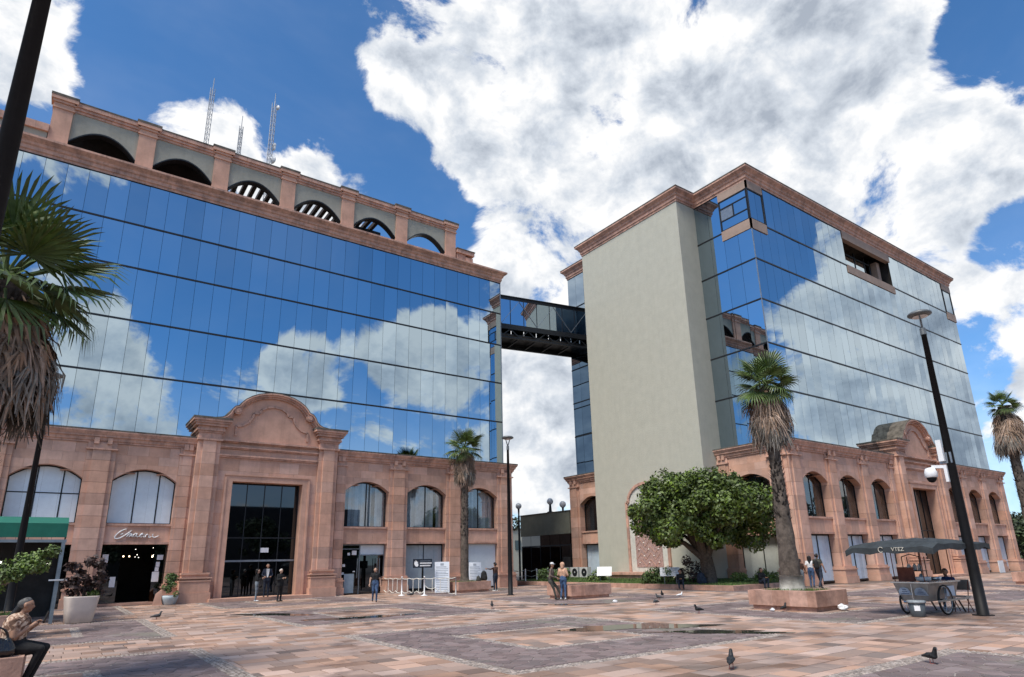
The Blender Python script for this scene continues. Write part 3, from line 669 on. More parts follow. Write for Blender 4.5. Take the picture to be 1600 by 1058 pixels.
# roof arcade
def arcade(par, y0, y1, xs, face, beams):
    pw = .92
    for x in xs:
        m = MB(); m.box(x-pw/2, x+pw/2, y0, y1+.1, 24.45, 27.0); m.box(x-pw/2-.06, x+pw/2+.06, y0-.06, y1+.1, 27.003, 27.1); m.box(x-pw/2-.02, x+pw/2+.02, y0-.02, y1+.1, 27.103, 27.35)
        m.box(x-pw/2-.1, x+pw/2+.1, y0-.1, y1+.1, 27.353, 27.5); m.box(x-pw/2-.18, x+pw/2+.18, y0-.18, y1+.1, 27.503, 27.72); m.mi = 1; m.box(x-pw/2-.2, x+pw/2+.2, y0-.2, y1+.1, 27.723, 27.86); m.build('roof_pier', [STONE, STONE_TOP], par)
    for a, b in zip(xs, xs[1:]):
        a += pw/2; b -= pw/2; c, hw = (a+b)/2, (b-a)/2; pts = [(a+(b-a)*k/14, arch_z(a+(b-a)*k/14, c, hw, 25.2, 26.25)) for k in range(15)]
        m = MB(); m.prism(pts+[(b, 27.1), (a, 27.1)], 'y', y0+.12, y1); m.build('arch_spandrel', STUCCO_D, par)
        m = MB(); m.prism(pts+[(x, z-.09) for x, z in pts[::-1]], 'y', y0+.1, y1+.04); m.build('arch_lip', METAL, par)
        m = MB(); m.box(a, b, y0+.06, y1+.04, 27.1, 27.25); m.box(a, b, y0-.02, y1+.04, 27.253, 27.42); m.box(a, b, y0-.1, y1+.04, 27.423, 27.66); m.mi = 1; m.box(a, b, y0-.12, y1+.04, 27.663, 27.74); m.build('arcade_cornice', [STONE_T, STONE_TOP], par)
AX = [9.47+4.21*k for k in range(-3, 4)]
arcade(bl, 38.9, 39.45, AX, 1, True)
arcade(bl, 46.9, 47.4, AX, 1, False)
m = MB(); m.box(AX[0]-.4, AX[2]-.3, 41.2, 41.4, 24.45, 27.6); m.box(AX[0]-.4, AX[2]-.3, 39.5, 41.2, 27.3, 27.6); m.build('plant_room', DARKIN, bl)
WOOD = mat('dark_beam', (.05, .04, .035), .8, .2, 4)
x = AX[2]+.1
while x < AX[5]-1.2:
    MB().box(x, x+.26, 39.46, 46.85, 27.0, 27.3).build('pergola_beam', WOOD, bl); x += .56
m = MB(); m.box(AX[4]+2, AX[5]-.5, 41.8, 42.1, 25.0, 26.4); m.box(AX[4]+1.6, AX[5]-.6, 41.5, 42.5, 26.4, 26.7); m.build('roof_equipment', METAL, bl)
m = MB(); m.box(gx0+.3, AX[0]-.5, 38.95, 39.4, 24.45, 25.3); m.mi = 1; m.box(gx0+.2, AX[0]-.47, 38.8, 39.5, 25.303, 25.75); m.mi = 0
m.build('parapet', [STUCCO_D, STONE_T], bl)
m = MB(); m.box(22.7, 23.5, 38.95, 39.5, 24.45, 25.4); m.box(23.5, 24.15, 38.88, 39.6, 24.45, 25.2); m.box(22.65, 24.25, 38.8, 39.65, 25.403, 25.7); m.mi = 1; m.box(22.6, 24.3, 38.75, 39.7, 25.703, 25.78); m.build('parapet_block', [STONE_T, STONE_TOP], bl)

# right building
COURSE = .84
RX, RY = 35.85, 21.35; RR = RX+LEN-.1; RB = 41.9
br = thing('office_building', 'mirror-glass office block with windowless beige stair tower, right of the footbridge', 'building', (53.2, RY, 0))
lowR = lambda: low_blind(BLINDB, slats=rnd.choice((5, 6, 7)), y=.5)
base_front(br, RX, RY, {(s, k): DKST for s in (1, -1) for k in range(3)}, {(s, k): lowR() for s in (1, -1) for k in range(3)}, DARKGL)
TY0, TY1, TX = 26.45, 37.05, 34.35
sx = XF(RX, RB, '-x')                               # s = 0 at the far corner, growing towards the plaza
SD = RB-RY
for (p0, a, b, q1) in ((0, 1.25, 4.2, RB-TY1), (RB-TY0, RB-TY0+.85, RB-TY0+3.75, SD-.02)):
    if p0 == 0: pilaster(br, sx, .02, 1.25); pilaster(br, sx, 4.2, q1, p=.1)
    else: pilaster(br, sx, p0, a, p=.1); pilaster(br, sx, b, SD-.02)
    bay(br, sx, a, b, DKST, low_blind(mat('pale_blind', (.60, .62, .56), .8, .05, 3, tone=.2) if p0 else BLINDB, slats=6))
m = MB(); m.box(RX, RX+.5, TY0, TY1, 0, 8.06); m.box(RR-.5, RR, RY+.62, RB, 0, 8.06); m.box(RX+.5, RR-.5, RB-.5, RB, 0, 8.06); m.build('side_wall', STONE, br)
m = MB(); m.box(RX+6, RR-.5, RY+6, RY+6.2, 0, 8.0); m.box(RX+6, RX+6.2, RY+6, RB-.5, 0, 8.0); m.box(RX+.63, RR-.5, RY+.63, RB-.5, 3.25, 3.7); m.box(RX+.63, RR-.5, RY+.63, RB-.5, 7.9, 8.05); m.box(RX+CEN-2.85, RX+CEN-2.75, RY+.63, RY+6, 0, 7.9); m.box(RX+CEN+2.75, RX+CEN+2.85, RY+.63, RY+6, 0, 7.9); m.build('interior', DARKIN, br)
m = MB(); m.sweep([(RX, TY0), (RX, RY), (RX+CEN-3.97, RY)], CORN); m.sweep([(RX+CEN+3.97, RY), (RR, RY), (RR, RB)], CORN); m.sweep([(RX+2, RB), (RX, RB), (RX, TY1)], CORN); m.build('base_cornice', STONE_T, br)
m = MB(); m.box(RX-.37, RX+CEN-3.97, RY-.37, RY+.6, 8.665, 8.73); m.box(RX+CEN+3.97, RR+.37, RY-.37, RY+.6, 8.665, 8.73); m.box(RX+CEN-3.97, RX+CEN+3.97, RY+.3, RY+.6, 8.665, 8.73)
m.box(RX-.37, RX+.6, RY+.6, TY0, 8.665, 8.73); m.box(RX-.37, RX+.6, TY1, RB+.37, 8.665, 8.73); m.build('ledge', STONE_TOP, br)
hx0, hx1, hy0, hy1 = 36.4, RR-.42, RY+.55, RB-.4
LOG = (49.4, 57.5)                                  # loggia cut into the top floor
m = MB(); m.box(hx0+.08, hx1-.08, hy0+.07, hy1, 8.66, 24.3); m.box(hx0+.08, LOG[0], hy0+.07, hy1, 24.3, 27.5); m.box(LOG[1], hx1-.08, hy0+.07, hy1, 24.3, 27.5); m.box(LOG[0], LOG[1], hy0+3, hy1, 24.3, 27.5); m.build('core', DARKIN, br)
RROWS = [8.73, 12.22, 15.28, 18.4, 21.41, 24.35, 27.5]
rx = XF(hx0, hy0, '-y'); pw = (hx1-hx0)/34
def skipR(s, z):
    X = hx0+s; return z > 24.3 and (LOG[0]-.3 < X < LOG[1]+.1 or X < 38.25 or X > 68.4)
curtain(br, rx, 0, 34, pw, RROWS, skipR, jit=.003)
sdx = XF(hx0, hy1, '-x'); w1 = (hy1-TY1)/4; w2 = (TY0-hy0)/4
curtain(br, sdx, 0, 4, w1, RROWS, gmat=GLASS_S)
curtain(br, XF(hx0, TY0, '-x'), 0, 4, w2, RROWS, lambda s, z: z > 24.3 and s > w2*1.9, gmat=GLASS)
MB().box(hx0-.03, hx0+.03, hy0-.03, hy0+.03, 8.73, 24.3).build('corner_bead', GREYM, br)
def framed(par, xf, a, b, bars):
    MB(xf).box(a, b, -.06, .06, 26.88, 27.5).build('band', STUCCO_B, par); MB(xf).box(a, b, -.06, .06, 23.7, 24.45).build('band', STUCCO_B, par)
    m = MB(xf)
    for x in bars: m.box(x-.05, x+.05, -.05, .05, 24.45, 26.88)
    m.box(a, b, -.05, .05, 26.8, 26.88); m.box(a, b, -.05, .05, 24.45, 24.52); fr = m.build('window', METAL, par); return fr
f1 = framed(br, rx, -.06, 1.85, (.0, 1.8)); m = MB(rx); m.tone = .8
for x0, x1 in ((.05, .9), (.92, 1.75)): m = MB(rx); m.tone = T(); m.box(x0, x1, 0, .01, 24.52, 26.8); m.build('pane', GLASS, f1)
fx = XF(hx0, 24.27, '-x'); f2 = framed(br, fx, 0, 24.27-hy0+.06, (.04, 2.3))
m = MB(fx); m.box(.09, 2.3, -.04, .04, 26.2, 26.28); m.box(.09, 2.3, -.04, .04, 25.22, 25.3); m.box(1.1, 1.18, -.04, .04, 25.3, 26.2); m.build('glazing_bar', METAL, f2)
for x0, x1, z0, z1 in ((.09, 2.25, 24.52, 25.22), (.09, 1.1, 25.3, 26.2), (1.18, 2.25, 25.3, 26.2), (.09, 2.25, 26.28, 26.8)):
    m = MB(fx); m.tone = T(); m.box(x0, x1, 0, .01, z0, z1); m.build('pane', GREYM if (x0, z0) == (.09, 25.3) else GLASS, f2)
m = MB(); m.box(LOG[0], LOG[1], hy0-.06, hy0+.3, 26.8, 27.5); m.box(LOG[0], LOG[1], hy0-.06, hy0+.3, 23.72, 24.42); m.box(56.3, 56.85, hy0+.6, hy0+1.1, 24.42, 26.8); m.build('loggia_frame', STUCCO_B, br)
m = MB(); m.box(LOG[0], LOG[1], hy0+.3, hy0+3, 24.3, 24.38); m.build('loggia_floor', STUCCO_D, br)
m = MB(); m.box(LOG[0]+.2, 54.6, hy0+.9, hy0+.92, 24.4, 26.3); m.build('pane', GLASS, br)
m = MB()
for x in (LOG[0], 51.2, 52.9, 54.6, 55.5): m.box(x, x+.09, hy0+.86, hy0+.96, 24.4, 26.8)
m.box(LOG[0], 55.6, hy0+.86, hy0+.96, 26.3, 26.38); m.build('window', METAL, br)
f3 = framed(br, rx, 68.35-hx0, hx1-hx0+.06, (68.4-hx0, hx1-hx0-.05)); m = MB(rx); m.box(68.45-hx0, hx1-hx0-.1, 0, .01, 24.52, 26.8); m.build('pane', GLASS, f3)
m = MB(); m.box(TX, RX, TY0, TY1, 0, 8.7); m.box(TX, hx0+.1, TY0, TY1, 8.7, 27.55); m.build('stair_tower', STUCCO, br)
m = MB(); m.sweep([(hx0, hy1), (hx0, TY1), (TX, TY1), (TX, TY0), (hx0, TY0), (hx0, hy0), (hx1, hy0), (hx1, hy1)], MAINC(27.5, 28.42), True); m.build('main_cornice', STONE_T, br)
m = MB(); m.sweep([(hx0, hy1), (hx0, TY1), (TX, TY1), (TX, TY0), (hx0, TY0), (hx0, hy0), (hx1, hy0), (hx1, hy1)], [(-.5, 28.42), (.48, 28.42), (.48, 28.5), (-.5, 28.5)], True); m.build('coping', STONE_TOP, br)
m = MB(); m.box(hx0+.3, hx1-.3, hy0+.3, hy1-.3, 28.2, 28.3); m.box(TX+.3, hx0+.3, TY0+.3, TY1-.3, 28.2, 28.3); m.build('roof', STONE_TOP, br)
# arched relief panel on the stair tower
mu = MB(); tx = lambda u, y, z: (TX-y, 31.8-u, z)
def archline(hw, zb, zs, rise, n=12): return [(-hw, zb), (-hw, zs)]+[(-(hw-.18)*math.cos(math.pi*k/n), zs+rise*math.sin(math.pi*k/n)) for k in range(n+1)]+[(hw, zs), (hw, zb)]
m = MB(tx); m.prism(archline(1.8, .75, 5.75, 1.2), 'y', 0.0, .04); pn = m.build('relief_panel', mat('pale_relief_border', (.58, .58, .52), .85, .08, 4, .3, 30), br)
m = MB(tx); o = archline(1.86, .7, 5.75, 1.26)
for p, q in zip(o, o[1:]): m.bar((p[0], .06, p[1]), (q[0], .06, q[1]), .17, .2)
m.build('panel_surround', STONE_T, pn)
m = MB(tx); m.box(-1.24, 1.24, .04, .075, 1.15, 5.3); m.build('relief_field', mat('pink_relief_field', (.40, .27, .24), .85, .22, 7, .6, 16), pn)
m = MB(tx); W2 = mat('pale_stud', (.72, .7, .64), .7, .05, 4)
for r_ in range(9):
    for k in range(3 if r_ % 2 == 0 else 2):
        m.ball((-.9+.9*k+(0 if r_ % 2 == 0 else .45), .08, 1.45+r_*.45), .055, 8, 6)
m.build('relief_studs', W2, pn, kind='stuff')
m = MB(tx)
for r_ in range(10):
    for s_ in (-1, 1):
        for k in range(-1, 3): 
            x0 = -1.2+.9*k; a, b = (x0, 1.2+r_*.45), (x0+.45*s_, 1.2+r_*.45+.45)
            if max(abs(a[0]), abs(b[0])) < 1.24 and b[1] < 5.3: m.bar((a[0], .08, a[1]), (b[0], .08, b[1]), .035, .02)
m.build('relief_lattice', STONE, pn, kind='stuff')
m = MB(); m.box(33.35, TX, 30.0, 34.9, .3, .64); m.box(33.2, TX, 29.9, 35.0, .643, .82); tag(m.build('stone_ledge', STONE_T), 'low pink stone ledge at the foot of the beige stair tower', 'ledge')

# glazed footbridge
fb = thing('footbridge', 'dark steel footbridge with mirror glazing high between the two office blocks', 'footbridge', (31.5, 41.5, 20))
A0, A1 = Vector((26.55, 41.16)), Vector((36.5, 39.26)); dv = (A1-A0); BL = dv.length; dv.normalize(); nv = Vector((-dv.y, dv.x))
bx_ = lambda s, y, z: (A0.x+dv.x*s+nv.x*y, A0.y+dv.y*s+nv.y*y, z)
m = MB(bx_); m.box(0, BL, 0, .2, 23.45, 23.72); m.box(0, BL, -.08, 2.9, 23.72, 23.8); m.box(0, BL, 2.6, 2.8, 23.45, 23.72); m.build('roof', METAL, fb)
m = MB(bx_); m.box(0, BL, -.03, .2, 20.75, 21.2); m.box(0, BL, -.03, .2, 19.95, 20.1); m.box(0, BL, .2, 2.6, 20.3, 20.4); m.box(0, BL, 2.6, 2.8, 19.95, 21.2); m.build('deck', METAL, fb)
n = 6
for k in range(n):
    a, b = BL*k/n, BL*(k+1)/n; m = MB(bx_); mid = (a+b)/2
    m.bar((a, .1, 20.1), (mid, .1, 20.8), .1); m.bar((mid, .1, 20.8), (b, .1, 20.1), .1); m.bar((a, .1, 20.05), (a, 2.7, 20.05), .12); m.build('truss_brace', METAL, fb)
n = 8
for k in range(n):
    a, b = BL*k/n, BL*(k+1)/n; m = MB(bx_); m.tone = T(); m.box(a+.03, b-.03, .02, .035, 21.2, 23.45); m.build('pane', GLASS_B, fb)
    m = MB(bx_); m.box(a-.03, a+.03, .0, .1, 21.2, 23.45); m.build('mullion', METAL, fb)
    m = MB(bx_); m.box(a+.03, b-.03, 2.7, 2.715, 21.2, 23.45); m.build('pane', GLASS_B, fb)
for k in range(0, 6):
    a, b = BL*k/6, BL*(k+1)/6; m = MB(bx_); z0, z1 = (21.25, 23.4) if k % 2 else (23.4, 21.25); m.bar((a, .0, z0), (b, .0, z1), .035); m.build('diagonal_rod', GREYM, fb)

# ------------------------------------------------------------------ foliage helpers
import numpy as np
LEAF = mat('ficus_leaf', (.10, .145, .028), .5, .35, 1.1, tone=.9, spec=.35)
LEAF_L = mat('light_leaf', (.13, .19, .045), .6, .3, 2.0, tone=.8)
LEAF_D = mat('dark_red_leaf', (.06, .035, .03), .6, .3, 3, tone=.9)
SHRUB = mat('shrub_leaf', (.085, .14, .04), .6, .3, 3, tone=.9)
FARLEAF = mat('far_tree_leaf', (.06, .085, .04), .7, .3, 2, tone=.9)
GRASS = mat('lawn_grass', (.10, .16, .04), .8, .3, 2.5, tone=.6)
BARK = mat('bark', (.10, .08, .062), .95, .25, 9, .8, 18)
PBARK = mat('palm_bark', (.115, .092, .074), .95, .3, 5, .9, 12, streak=.2)
PBASE = mat('whitewashed_bark', (.40, .38, .33), .95, .2, 4, .7, 14)
STUB = mat('palm_leaf_stub', (.07, .06, .05), .9, .3, 6, tone=.7)
FROND = mat('palm_frond', (.085, .13, .032), .5, .25, 3, tone=.5, spec=.45)
DEADF = mat('dead_frond', (.30, .205, .145), .9, .3, 3, .3, 30, tone=.6, col2=(.20, .15, .11))
DEADG = mat('old_dead_frond', (.22, .20, .17), .9, .3, 3, .3, 30, tone=.5)
def leaves(centers, radii, n, size, seed, flat=.55, shell=.5, aspect=.55):
    """quads spread through clumps; returns vertex array, faces and a tone per leaf"""
    g = np.random.default_rng(seed); C_ = np.repeat(np.array(centers, float), n, 0); R_ = np.repeat(np.array(radii, float), n, 0)
    if R_.ndim == 1: R_ = R_[:, None]*np.ones(3)
    d = g.normal(size=C_.shape); d /= np.linalg.norm(d, axis=1)[:, None]
    rr = shell+(1-shell)*g.random(len(C_)); P_ = C_+d*R_*rr[:, None]
    nrm = d*.75+g.normal(size=d.shape)*.55+np.array([0, 0, .35]); nrm /= np.linalg.norm(nrm, axis=1)[:, None]
    t = np.cross(nrm, g.normal(size=d.shape)); t /= np.linalg.norm(t, axis=1)[:, None]; b = np.cross(nrm, t)
    s = size*(.65+.7*g.random(len(C_)))[:, None]
    V = np.stack([P_-t*s, P_-b*s*aspect, P_+t*s, P_+b*s*aspect], 1).reshape(-1, 3)
    F_ = np.arange(len(V)).reshape(-1, 4); return V, F_, np.clip(g.normal(.5, .22, len(F_)), 0, 1)
def leaf_mesh(name, VFT, m):
    V, F_, t = VFT; me = bpy.data.meshes.new(name); me.vertices.add(len(V)); me.vertices.foreach_set('co', V.ravel())
    me.loops.add(F_.size); me.loops.foreach_set('vertex_index', F_.ravel()); me.polygons.add(len(F_))
    me.polygons.foreach_set('loop_start', np.arange(0, F_.size, 4)); me.materials.append(m)
    at = me.attributes.new('tone', 'FLOAT', 'FACE'); at.data.foreach_set('value', t); me.update(calc_edges=True); me.validate(); return me
def blob_tree(name, label, cat, loc, rad, zc, n_cl, cl_r, n_leaf, size, seed, trunk, tr_r, material, group=None, bark=BARK, limbs=6, low=-.75):
    r = random.Random(seed); th = thing(name, label, cat, loc, 0, group); cs = []; rs = []
    while len(cs) < n_cl:
        d = Vector((r.gauss(0, 1), r.gauss(0, 1), r.gauss(0, 1))).normalized(); k = r.uniform(.35, 1)**.5
        if d.z < low: continue
        wob = 1+.16*math.sin(3*math.atan2(d.y, d.x)+seed)+.1*math.sin(5*d.z*2+seed)
        cs.append((d.x*rad[0]*k*wob, d.y*rad[1]*k*wob, zc+d.z*rad[2]*k)); rs.append(cl_r*r.uniform(.7, 1.25))
    link('crown', leaf_mesh('crown', leaves(cs, rs, n_leaf, size, seed), material), th, True)
    m = MB(); q = [Vector((0, 0, -.1)), Vector((.05, .02, trunk*.5)), Vector((-.05, .05, trunk))]; m.tube(q, [tr_r*1.25, tr_r, tr_r*.9], 10)
    for k in range(limbs):
        e = Vector(r.choice(cs))*.75; e.z = max(e.z, trunk+.4); mid = (q[2]+e)/2+Vector((r.uniform(-.2, .2), r.uniform(-.2, .2), .25)); m.tube([q[2]-Vector((0, 0, .15)), mid, e], [tr_r*.6, tr_r*.35, tr_r*.12], 7)
    m.build('trunk', bark, th, True, True); return th
def shrub(name, label, loc, rad, n_cl, cl_r, n_leaf, size, seed, material, group=None):
    r = random.Random(seed); th = thing(name, label, 'shrub', loc, 0, group)
    cs = [(r.uniform(-rad[0], rad[0]), r.uniform(-rad[1], rad[1]), r.uniform(.15, 1)*rad[2]) for _ in range(n_cl)]
    link('foliage', leaf_mesh('foliage', leaves(cs, [cl_r]*n_cl, n_leaf, size, seed, aspect=.45), material), th, True)
    m = MB()
    for c in cs: m.tube([(c[0]*.3, c[1]*.3, -.05), (c[0]*.7, c[1]*.7, c[2]*.5), c], [.022, .016, .006], 5)
    m.build('stems', BARK, th, False, True); return th

# ------------------------------------------------------------------ fan palms
def fan_mesh(name, seed, pet, rad, spread, droop, m_):
    r = random.Random(seed); m = MB(); arch = [(0, 0, 0), (pet*.35, 0, .05*pet), (pet*.7, 0, .04*pet), (pet, 0, -.02*pet)]
    m.tone = .75; m.tube(arch, [.03, .022, .018, .014], 5); n = 30
    for k in range(n):
        a = -spread+2*spread*(k+.5)/n; da = spread/n; ln = rad*(1.05-.3*(abs(a)/spread)**2)*r.uniform(.9, 1.05); mid = ln*.42; zf = .03 if k % 2 else -.01
        m.tone = min(1, max(0, .5+.3*(.5 if k % 2 else -.5)+r.uniform(-.12, .12)))
        P0 = Vector((pet, 0, -.02*pet)); A = P0+Vector((mid*math.cos(a-da), mid*math.sin(a-da), zf-droop*.12)); B = P0+Vector((mid*math.cos(a+da), mid*math.sin(a+da), -zf-droop*.12))
        q = ln*.8; dd = droop*r.uniform(.6, 1.3)
        C1 = P0+Vector((q*math.cos(a-da*.45), q*math.sin(a-da*.45), -dd*.38)); C2 = P0+Vector((q*math.cos(a+da*.45), q*math.sin(a+da*.45), -dd*.38)); D_ = P0+Vector((ln*.97*math.cos(a), ln*.97*math.sin(a), -dd))
        m.add([P0, A, B, C1, C2, D_], [(0, 1, 2), (1, 3, 4, 2), (3, 5, 4)])
    return m.mesh(name, m_)
def dead_mesh(name, seed, m_):
    """folded dry fan hanging along -z"""
    r = random.Random(seed); m = MB(); m.tone = .8; m.tube([(0, 0, 0), (.10, 0, -.12), (.16, 0, -.38)], [.026, .022, .018], 5)
    for k in range(26):
        y = (k-12.5)*.018; x = .16+.05*math.cos(k*1.3); ln = r.uniform(.35, .9); m.tone = r.random(); wd = r.uniform(.012, .026)
        a = Vector((x, y*.5, -.34)); b = Vector((x+.05+r.uniform(-.03, .05), y*1.5, -.34-ln*.5)); c = Vector((x+r.uniform(-.08, .06), y*1.9+r.uniform(-.04, .04), -.34-ln)); n = Vector((r.uniform(-.5, .5), 1, 0)).normalized()*wd
        m.add([a-n*.5, a+n*.5, b+n, b-n, c+n*.3, c-n*.3], [(0, 1, 2, 3), (3, 2, 4, 5)])
    return m.mesh(name, m_)
FANS = [fan_mesh('frond', 20+i, .62, .78, R(118), dr, FROND) for i, dr in enumerate((.10, .2, .34))]
DEADS = [dead_mesh('dead_frond', 40+i, DEADF) for i in range(4)]+[dead_mesh('dead_frond', 50+i, DEADG) for i in range(3)]
def palm(label, loc, h, r0, r1, sk_len, sk_r, nl, ls, seed, nd=90, bend=0, base_paint=True, lift=1.0):
    r = random.Random(seed); th = thing('fan_palm', label, 'palm tree', loc, 0, 'fan palms in stone planters')
    ax = lambda z: Vector((bend*(z/h)**2, bend*.3*(z/h)**2, z))
    zs = [h*k/24 for k in range(25)]; m = MB(); rr = [(r0*1.15 if k == 0 else r0+(r1-r0)*min(1, k/14))*(1+.05*math.sin(k*2.1+seed)) for k in range(25)]
    m.tube([ax(z) for z in zs], rr, 16); m.build('trunk', PBARK, th, True, True)
    if base_paint:
        m = MB(); m.tube([ax(-.05), ax(.2), ax(.5)], [r0*1.2, r0*1.12, r0*1.08], 16); m.build('painted_base', PBASE, th, True, True)
    m = MB(); zt = h-sk_len*.8; N_ = 420
    for k in range(N_):
        z = r.uniform(h*.32, h)**1.0; a = r.uniform(0, 6.283); c = ax(z); q = r1+(r0-r1)*max(0, 1-z/h*1.7); d = Vector((math.cos(a), math.sin(a), 0)); sd = Vector((-d.y, d.x, 0)); L_ = r.uniform(.1, .2); m.tone = r.random()
        p = c+d*(q-.02); m.add([p-sd*.045, p+sd*.045, p+d*.035+Vector((0, 0, .05)), p+d*(.05+L_*.4)+Vector((0, 0, L_))], [(0, 1, 3), (1, 2, 3), (2, 0, 3)])
    m.build('leaf_stubs', STUB, th, local=True, kind='stuff')
    top = ax(h)
    for k in range(nl):
        u = (k+.5)/nl; el = R(78-118*u**.9+r.uniform(-9, 9)); az = k*2.39996+r.uniform(-.25, .25)
        o = bpy.data.objects.new('frond', FANS[min(2, int(u*3))]); COL.objects.link(o); o.parent = th; o.location = top+Vector((0, 0, .12*(1-u)))
        o.rotation_euler = (Matrix.Rotation(az, 3, 'Z') @ Matrix.Rotation(-el, 3, 'Y') @ Matrix.Rotation(r.uniform(-.5, .5), 3, 'X')).to_euler(); s = ls*r.uniform(.85, 1.1); o.scale = (s, s, s)
    for k in range(nd):
        u = r.random(); z = h-.12-u*(sk_len-.85); az = r.uniform(0, 6.283); prof = sk_r*(.28+.72*math.sin(min(1, (u*.85+.12))*math.pi*.62)); c = ax(z)
        o = bpy.data.objects.new('dead_frond', DEADS[r.randrange(4) if u < .62 or r.random() < .2 else 4+r.randrange(3)]); COL.objects.link(o); o.parent = th
        s = r.uniform(.8, 1.15)*(1.0 if sk_r < .8 else 1.15); rad = max(r1*.7, prof-.3*s)*r.uniform(.75, 1.0); o.location = c+Vector((math.cos(az)*rad, math.sin(az)*rad, 0))
        o.rotation_euler = (Matrix.Rotation(az, 3, 'Z') @ Matrix.Rotation(r.uniform(-.25, .1)-.12*(1-u)*3*(.4), 3, 'Y') @ Matrix.Rotation(r.uniform(-.2, .2), 3, 'X')).to_euler(); o.scale = (s, s, s)
    return th

# ------------------------------------------------------------------ planters
PL_S = mat('planter_stone', (.47, .28, .21), .85, .2, 2.2, .3, 26, tone=.25, streak=.2)
SOIL = mat('planter_soil', (.09, .085, .04), .95, .4, 5, .6, 20)
def planter(label, cx, cy, sx_=3.0, sy_=3.0, h=.62, seed=1, grass=True):
    r = random.Random(seed); th = thing('stone_planter', label, 'planter', (cx, cy, 0), 0, 'square stone planters')
    X, Y = sx_/2, sy_/2; m = MB(); m.box(-X+.09, X-.09, -Y+.09, Y-.09, 0, .14); m.build('plinth', PL_S, th, local=True)
    for sgn in (-1, 1):
        for k in range(3):
            a, b = -X+sx_*k/3, -X+sx_*(k+1)/3; m = MB(); m.tone = r.random(); y0, y1 = (Y-.3, Y) if sgn > 0 else (-Y, -Y+.3); m.box(a+.002, b-.002, y0, y1, .143, h); m.build('stone_block', PL_S, th, local=True)
            a, b = -Y+.302+(sy_-.604)*k/3, -Y+.302+(sy_-.604)*(k+1)/3; m = MB(); m.tone = r.random(); x0, x1 = (X-.3, X) if sgn > 0 else (-X, -X+.3); m.box(x0, x1, a+.002, b-.002, .143, h); m.build('stone_block', PL_S, th, local=True)
    m = MB(); m.box(-X+.3, X-.3, -Y+.3, Y-.3, .3, h-.05); m.build('soil', SOIL, th, local=True)
    if grass:
        m = MB()
        for k in range(900):
            x, y = r.uniform(-X+.32, X-.32), r.uniform(-Y+.32, Y-.32); a = r.uniform(0, 6.28); hh = r.uniform(.05, .13); m.tone = r.random(); dx, dy = math.cos(a)*.012, math.sin(a)*.012
            m.add([(x-dx, y-dy, h-.05), (x+dx, y+dy, h-.05), (x+r.uniform(-.04, .04), y+r.uniform(-.04, .04), h-.05+hh)], [(0, 1, 2)])
        m.build('grass', GRASS, th, local=True, kind='stuff')
    return th
planter('square pink stone planter with the white-based palm, left of the food cart', 20.75, 12.72, 1.9, 2.45, seed=1)
planter('square pink stone planter where the couple leans, in front of the lawn', 20.75, 23.9, 2.5, 1.8, seed=2, grass=False)
planter('square pink stone planter with black bags on it, by the white posters', 20.8, 34.6, 2.3, 2.4, seed=3)
planter('square pink stone planter cut by the right edge of the picture', 43.4, 12.0, 2.5, 2.5, seed=4)
planter('square pink stone planter the woman in the floral blouse sits on', -1.4, 12.72, 2.5, 2.5, seed=5)
planter('square pink stone planter with the leaning yellow-green tree, behind the seated woman', -1.65, 23.55, 2.5, 2.5, seed=6)
palm('fan palm with whitewashed base in the planter by the food cart', (20.85, 12.9, .57), 7.25, .36, .2, 2.0, .58, 21, 1.0, 1, 130)
palm('fan palm in front of the arched windows, beside the white posters', (20.8, 34.6, .57), 8.3, .26, .22, 2.3, .55, 21, 1.12, 2, 90, base_paint=False)
palm('fan palm against open sky, rightmost in the picture', (43.3, 12.2, .57), 9.1, .28, .24, 2.7, .68, 15, .75, 3, 120, bend=-.25, base_paint=False)
palm('large fan palm cut by the left edge of the picture', (-1.35, 12.9, .57), 5.85, .42, .34, 2.0, .9, 24, 1.42, 4, 210, base_paint=False)
PLT = [(20.95, 34.85)]

# ------------------------------------------------------------------ lawn, kerb, shrubs and the ficus
struct(MB().prism([(29.55, -.01), (29.55, .2), (31, .3), (33.4, .38), (35.8, .42), (35.8, -.01)], 'y', 21.75, 42.2).build('lawn', mat('lawn_ground', (.085, .125, .04), .95, .3, 2.2, .5, 40)))
m = MB()
for k in range(16000):
    x, y = rnd.uniform(29.6, 34.3 if True else 35), rnd.uniform(21.8, 41.5); a = rnd.uniform(0, 6.28); hh = rnd.uniform(.05, .12); m.tone = T(); dx, dy = math.cos(a)*.02, math.sin(a)*.02
    zl = .2+.1*min(1, (x-29.55)/1.45)+.08*max(0, min(1, (x-31)/2.4)); m.add([(x-dx, y-dy, zl), (x+dx, y+dy, zl), (x+rnd.uniform(-.05, .05), y+rnd.uniform(-.05, .05), zl+hh)], [(0, 1, 2)])
g_ = m.build('lawn_grass_blades', GRASS, kind='stuff'); g_['label'] = 'short green grass on the lawn below the beige stair tower'
kb = thing('kerb', 'pink stone kerb round the lawn at the foot of the stair tower', 'kerb', (29.3, 30, 0))
y = 21.4
while y < 42:
    L_ = rnd.uniform(.8, 1.3); m = MB(); m.tone = T(); m.box(29.2, 29.55, y, min(42.2, y+L_)-.006, 0, .26); m.build('kerb_stone', PL_S, kb); y += L_
x = 29.556
while x < 35.2:
    L_ = rnd.uniform(.8, 1.3); m = MB(); m.tone = T(); m.box(x, min(35.4, x+L_)-.006, 21.4, 21.75, 0, .26); m.build('kerb_stone', PL_S, kb); x += L_
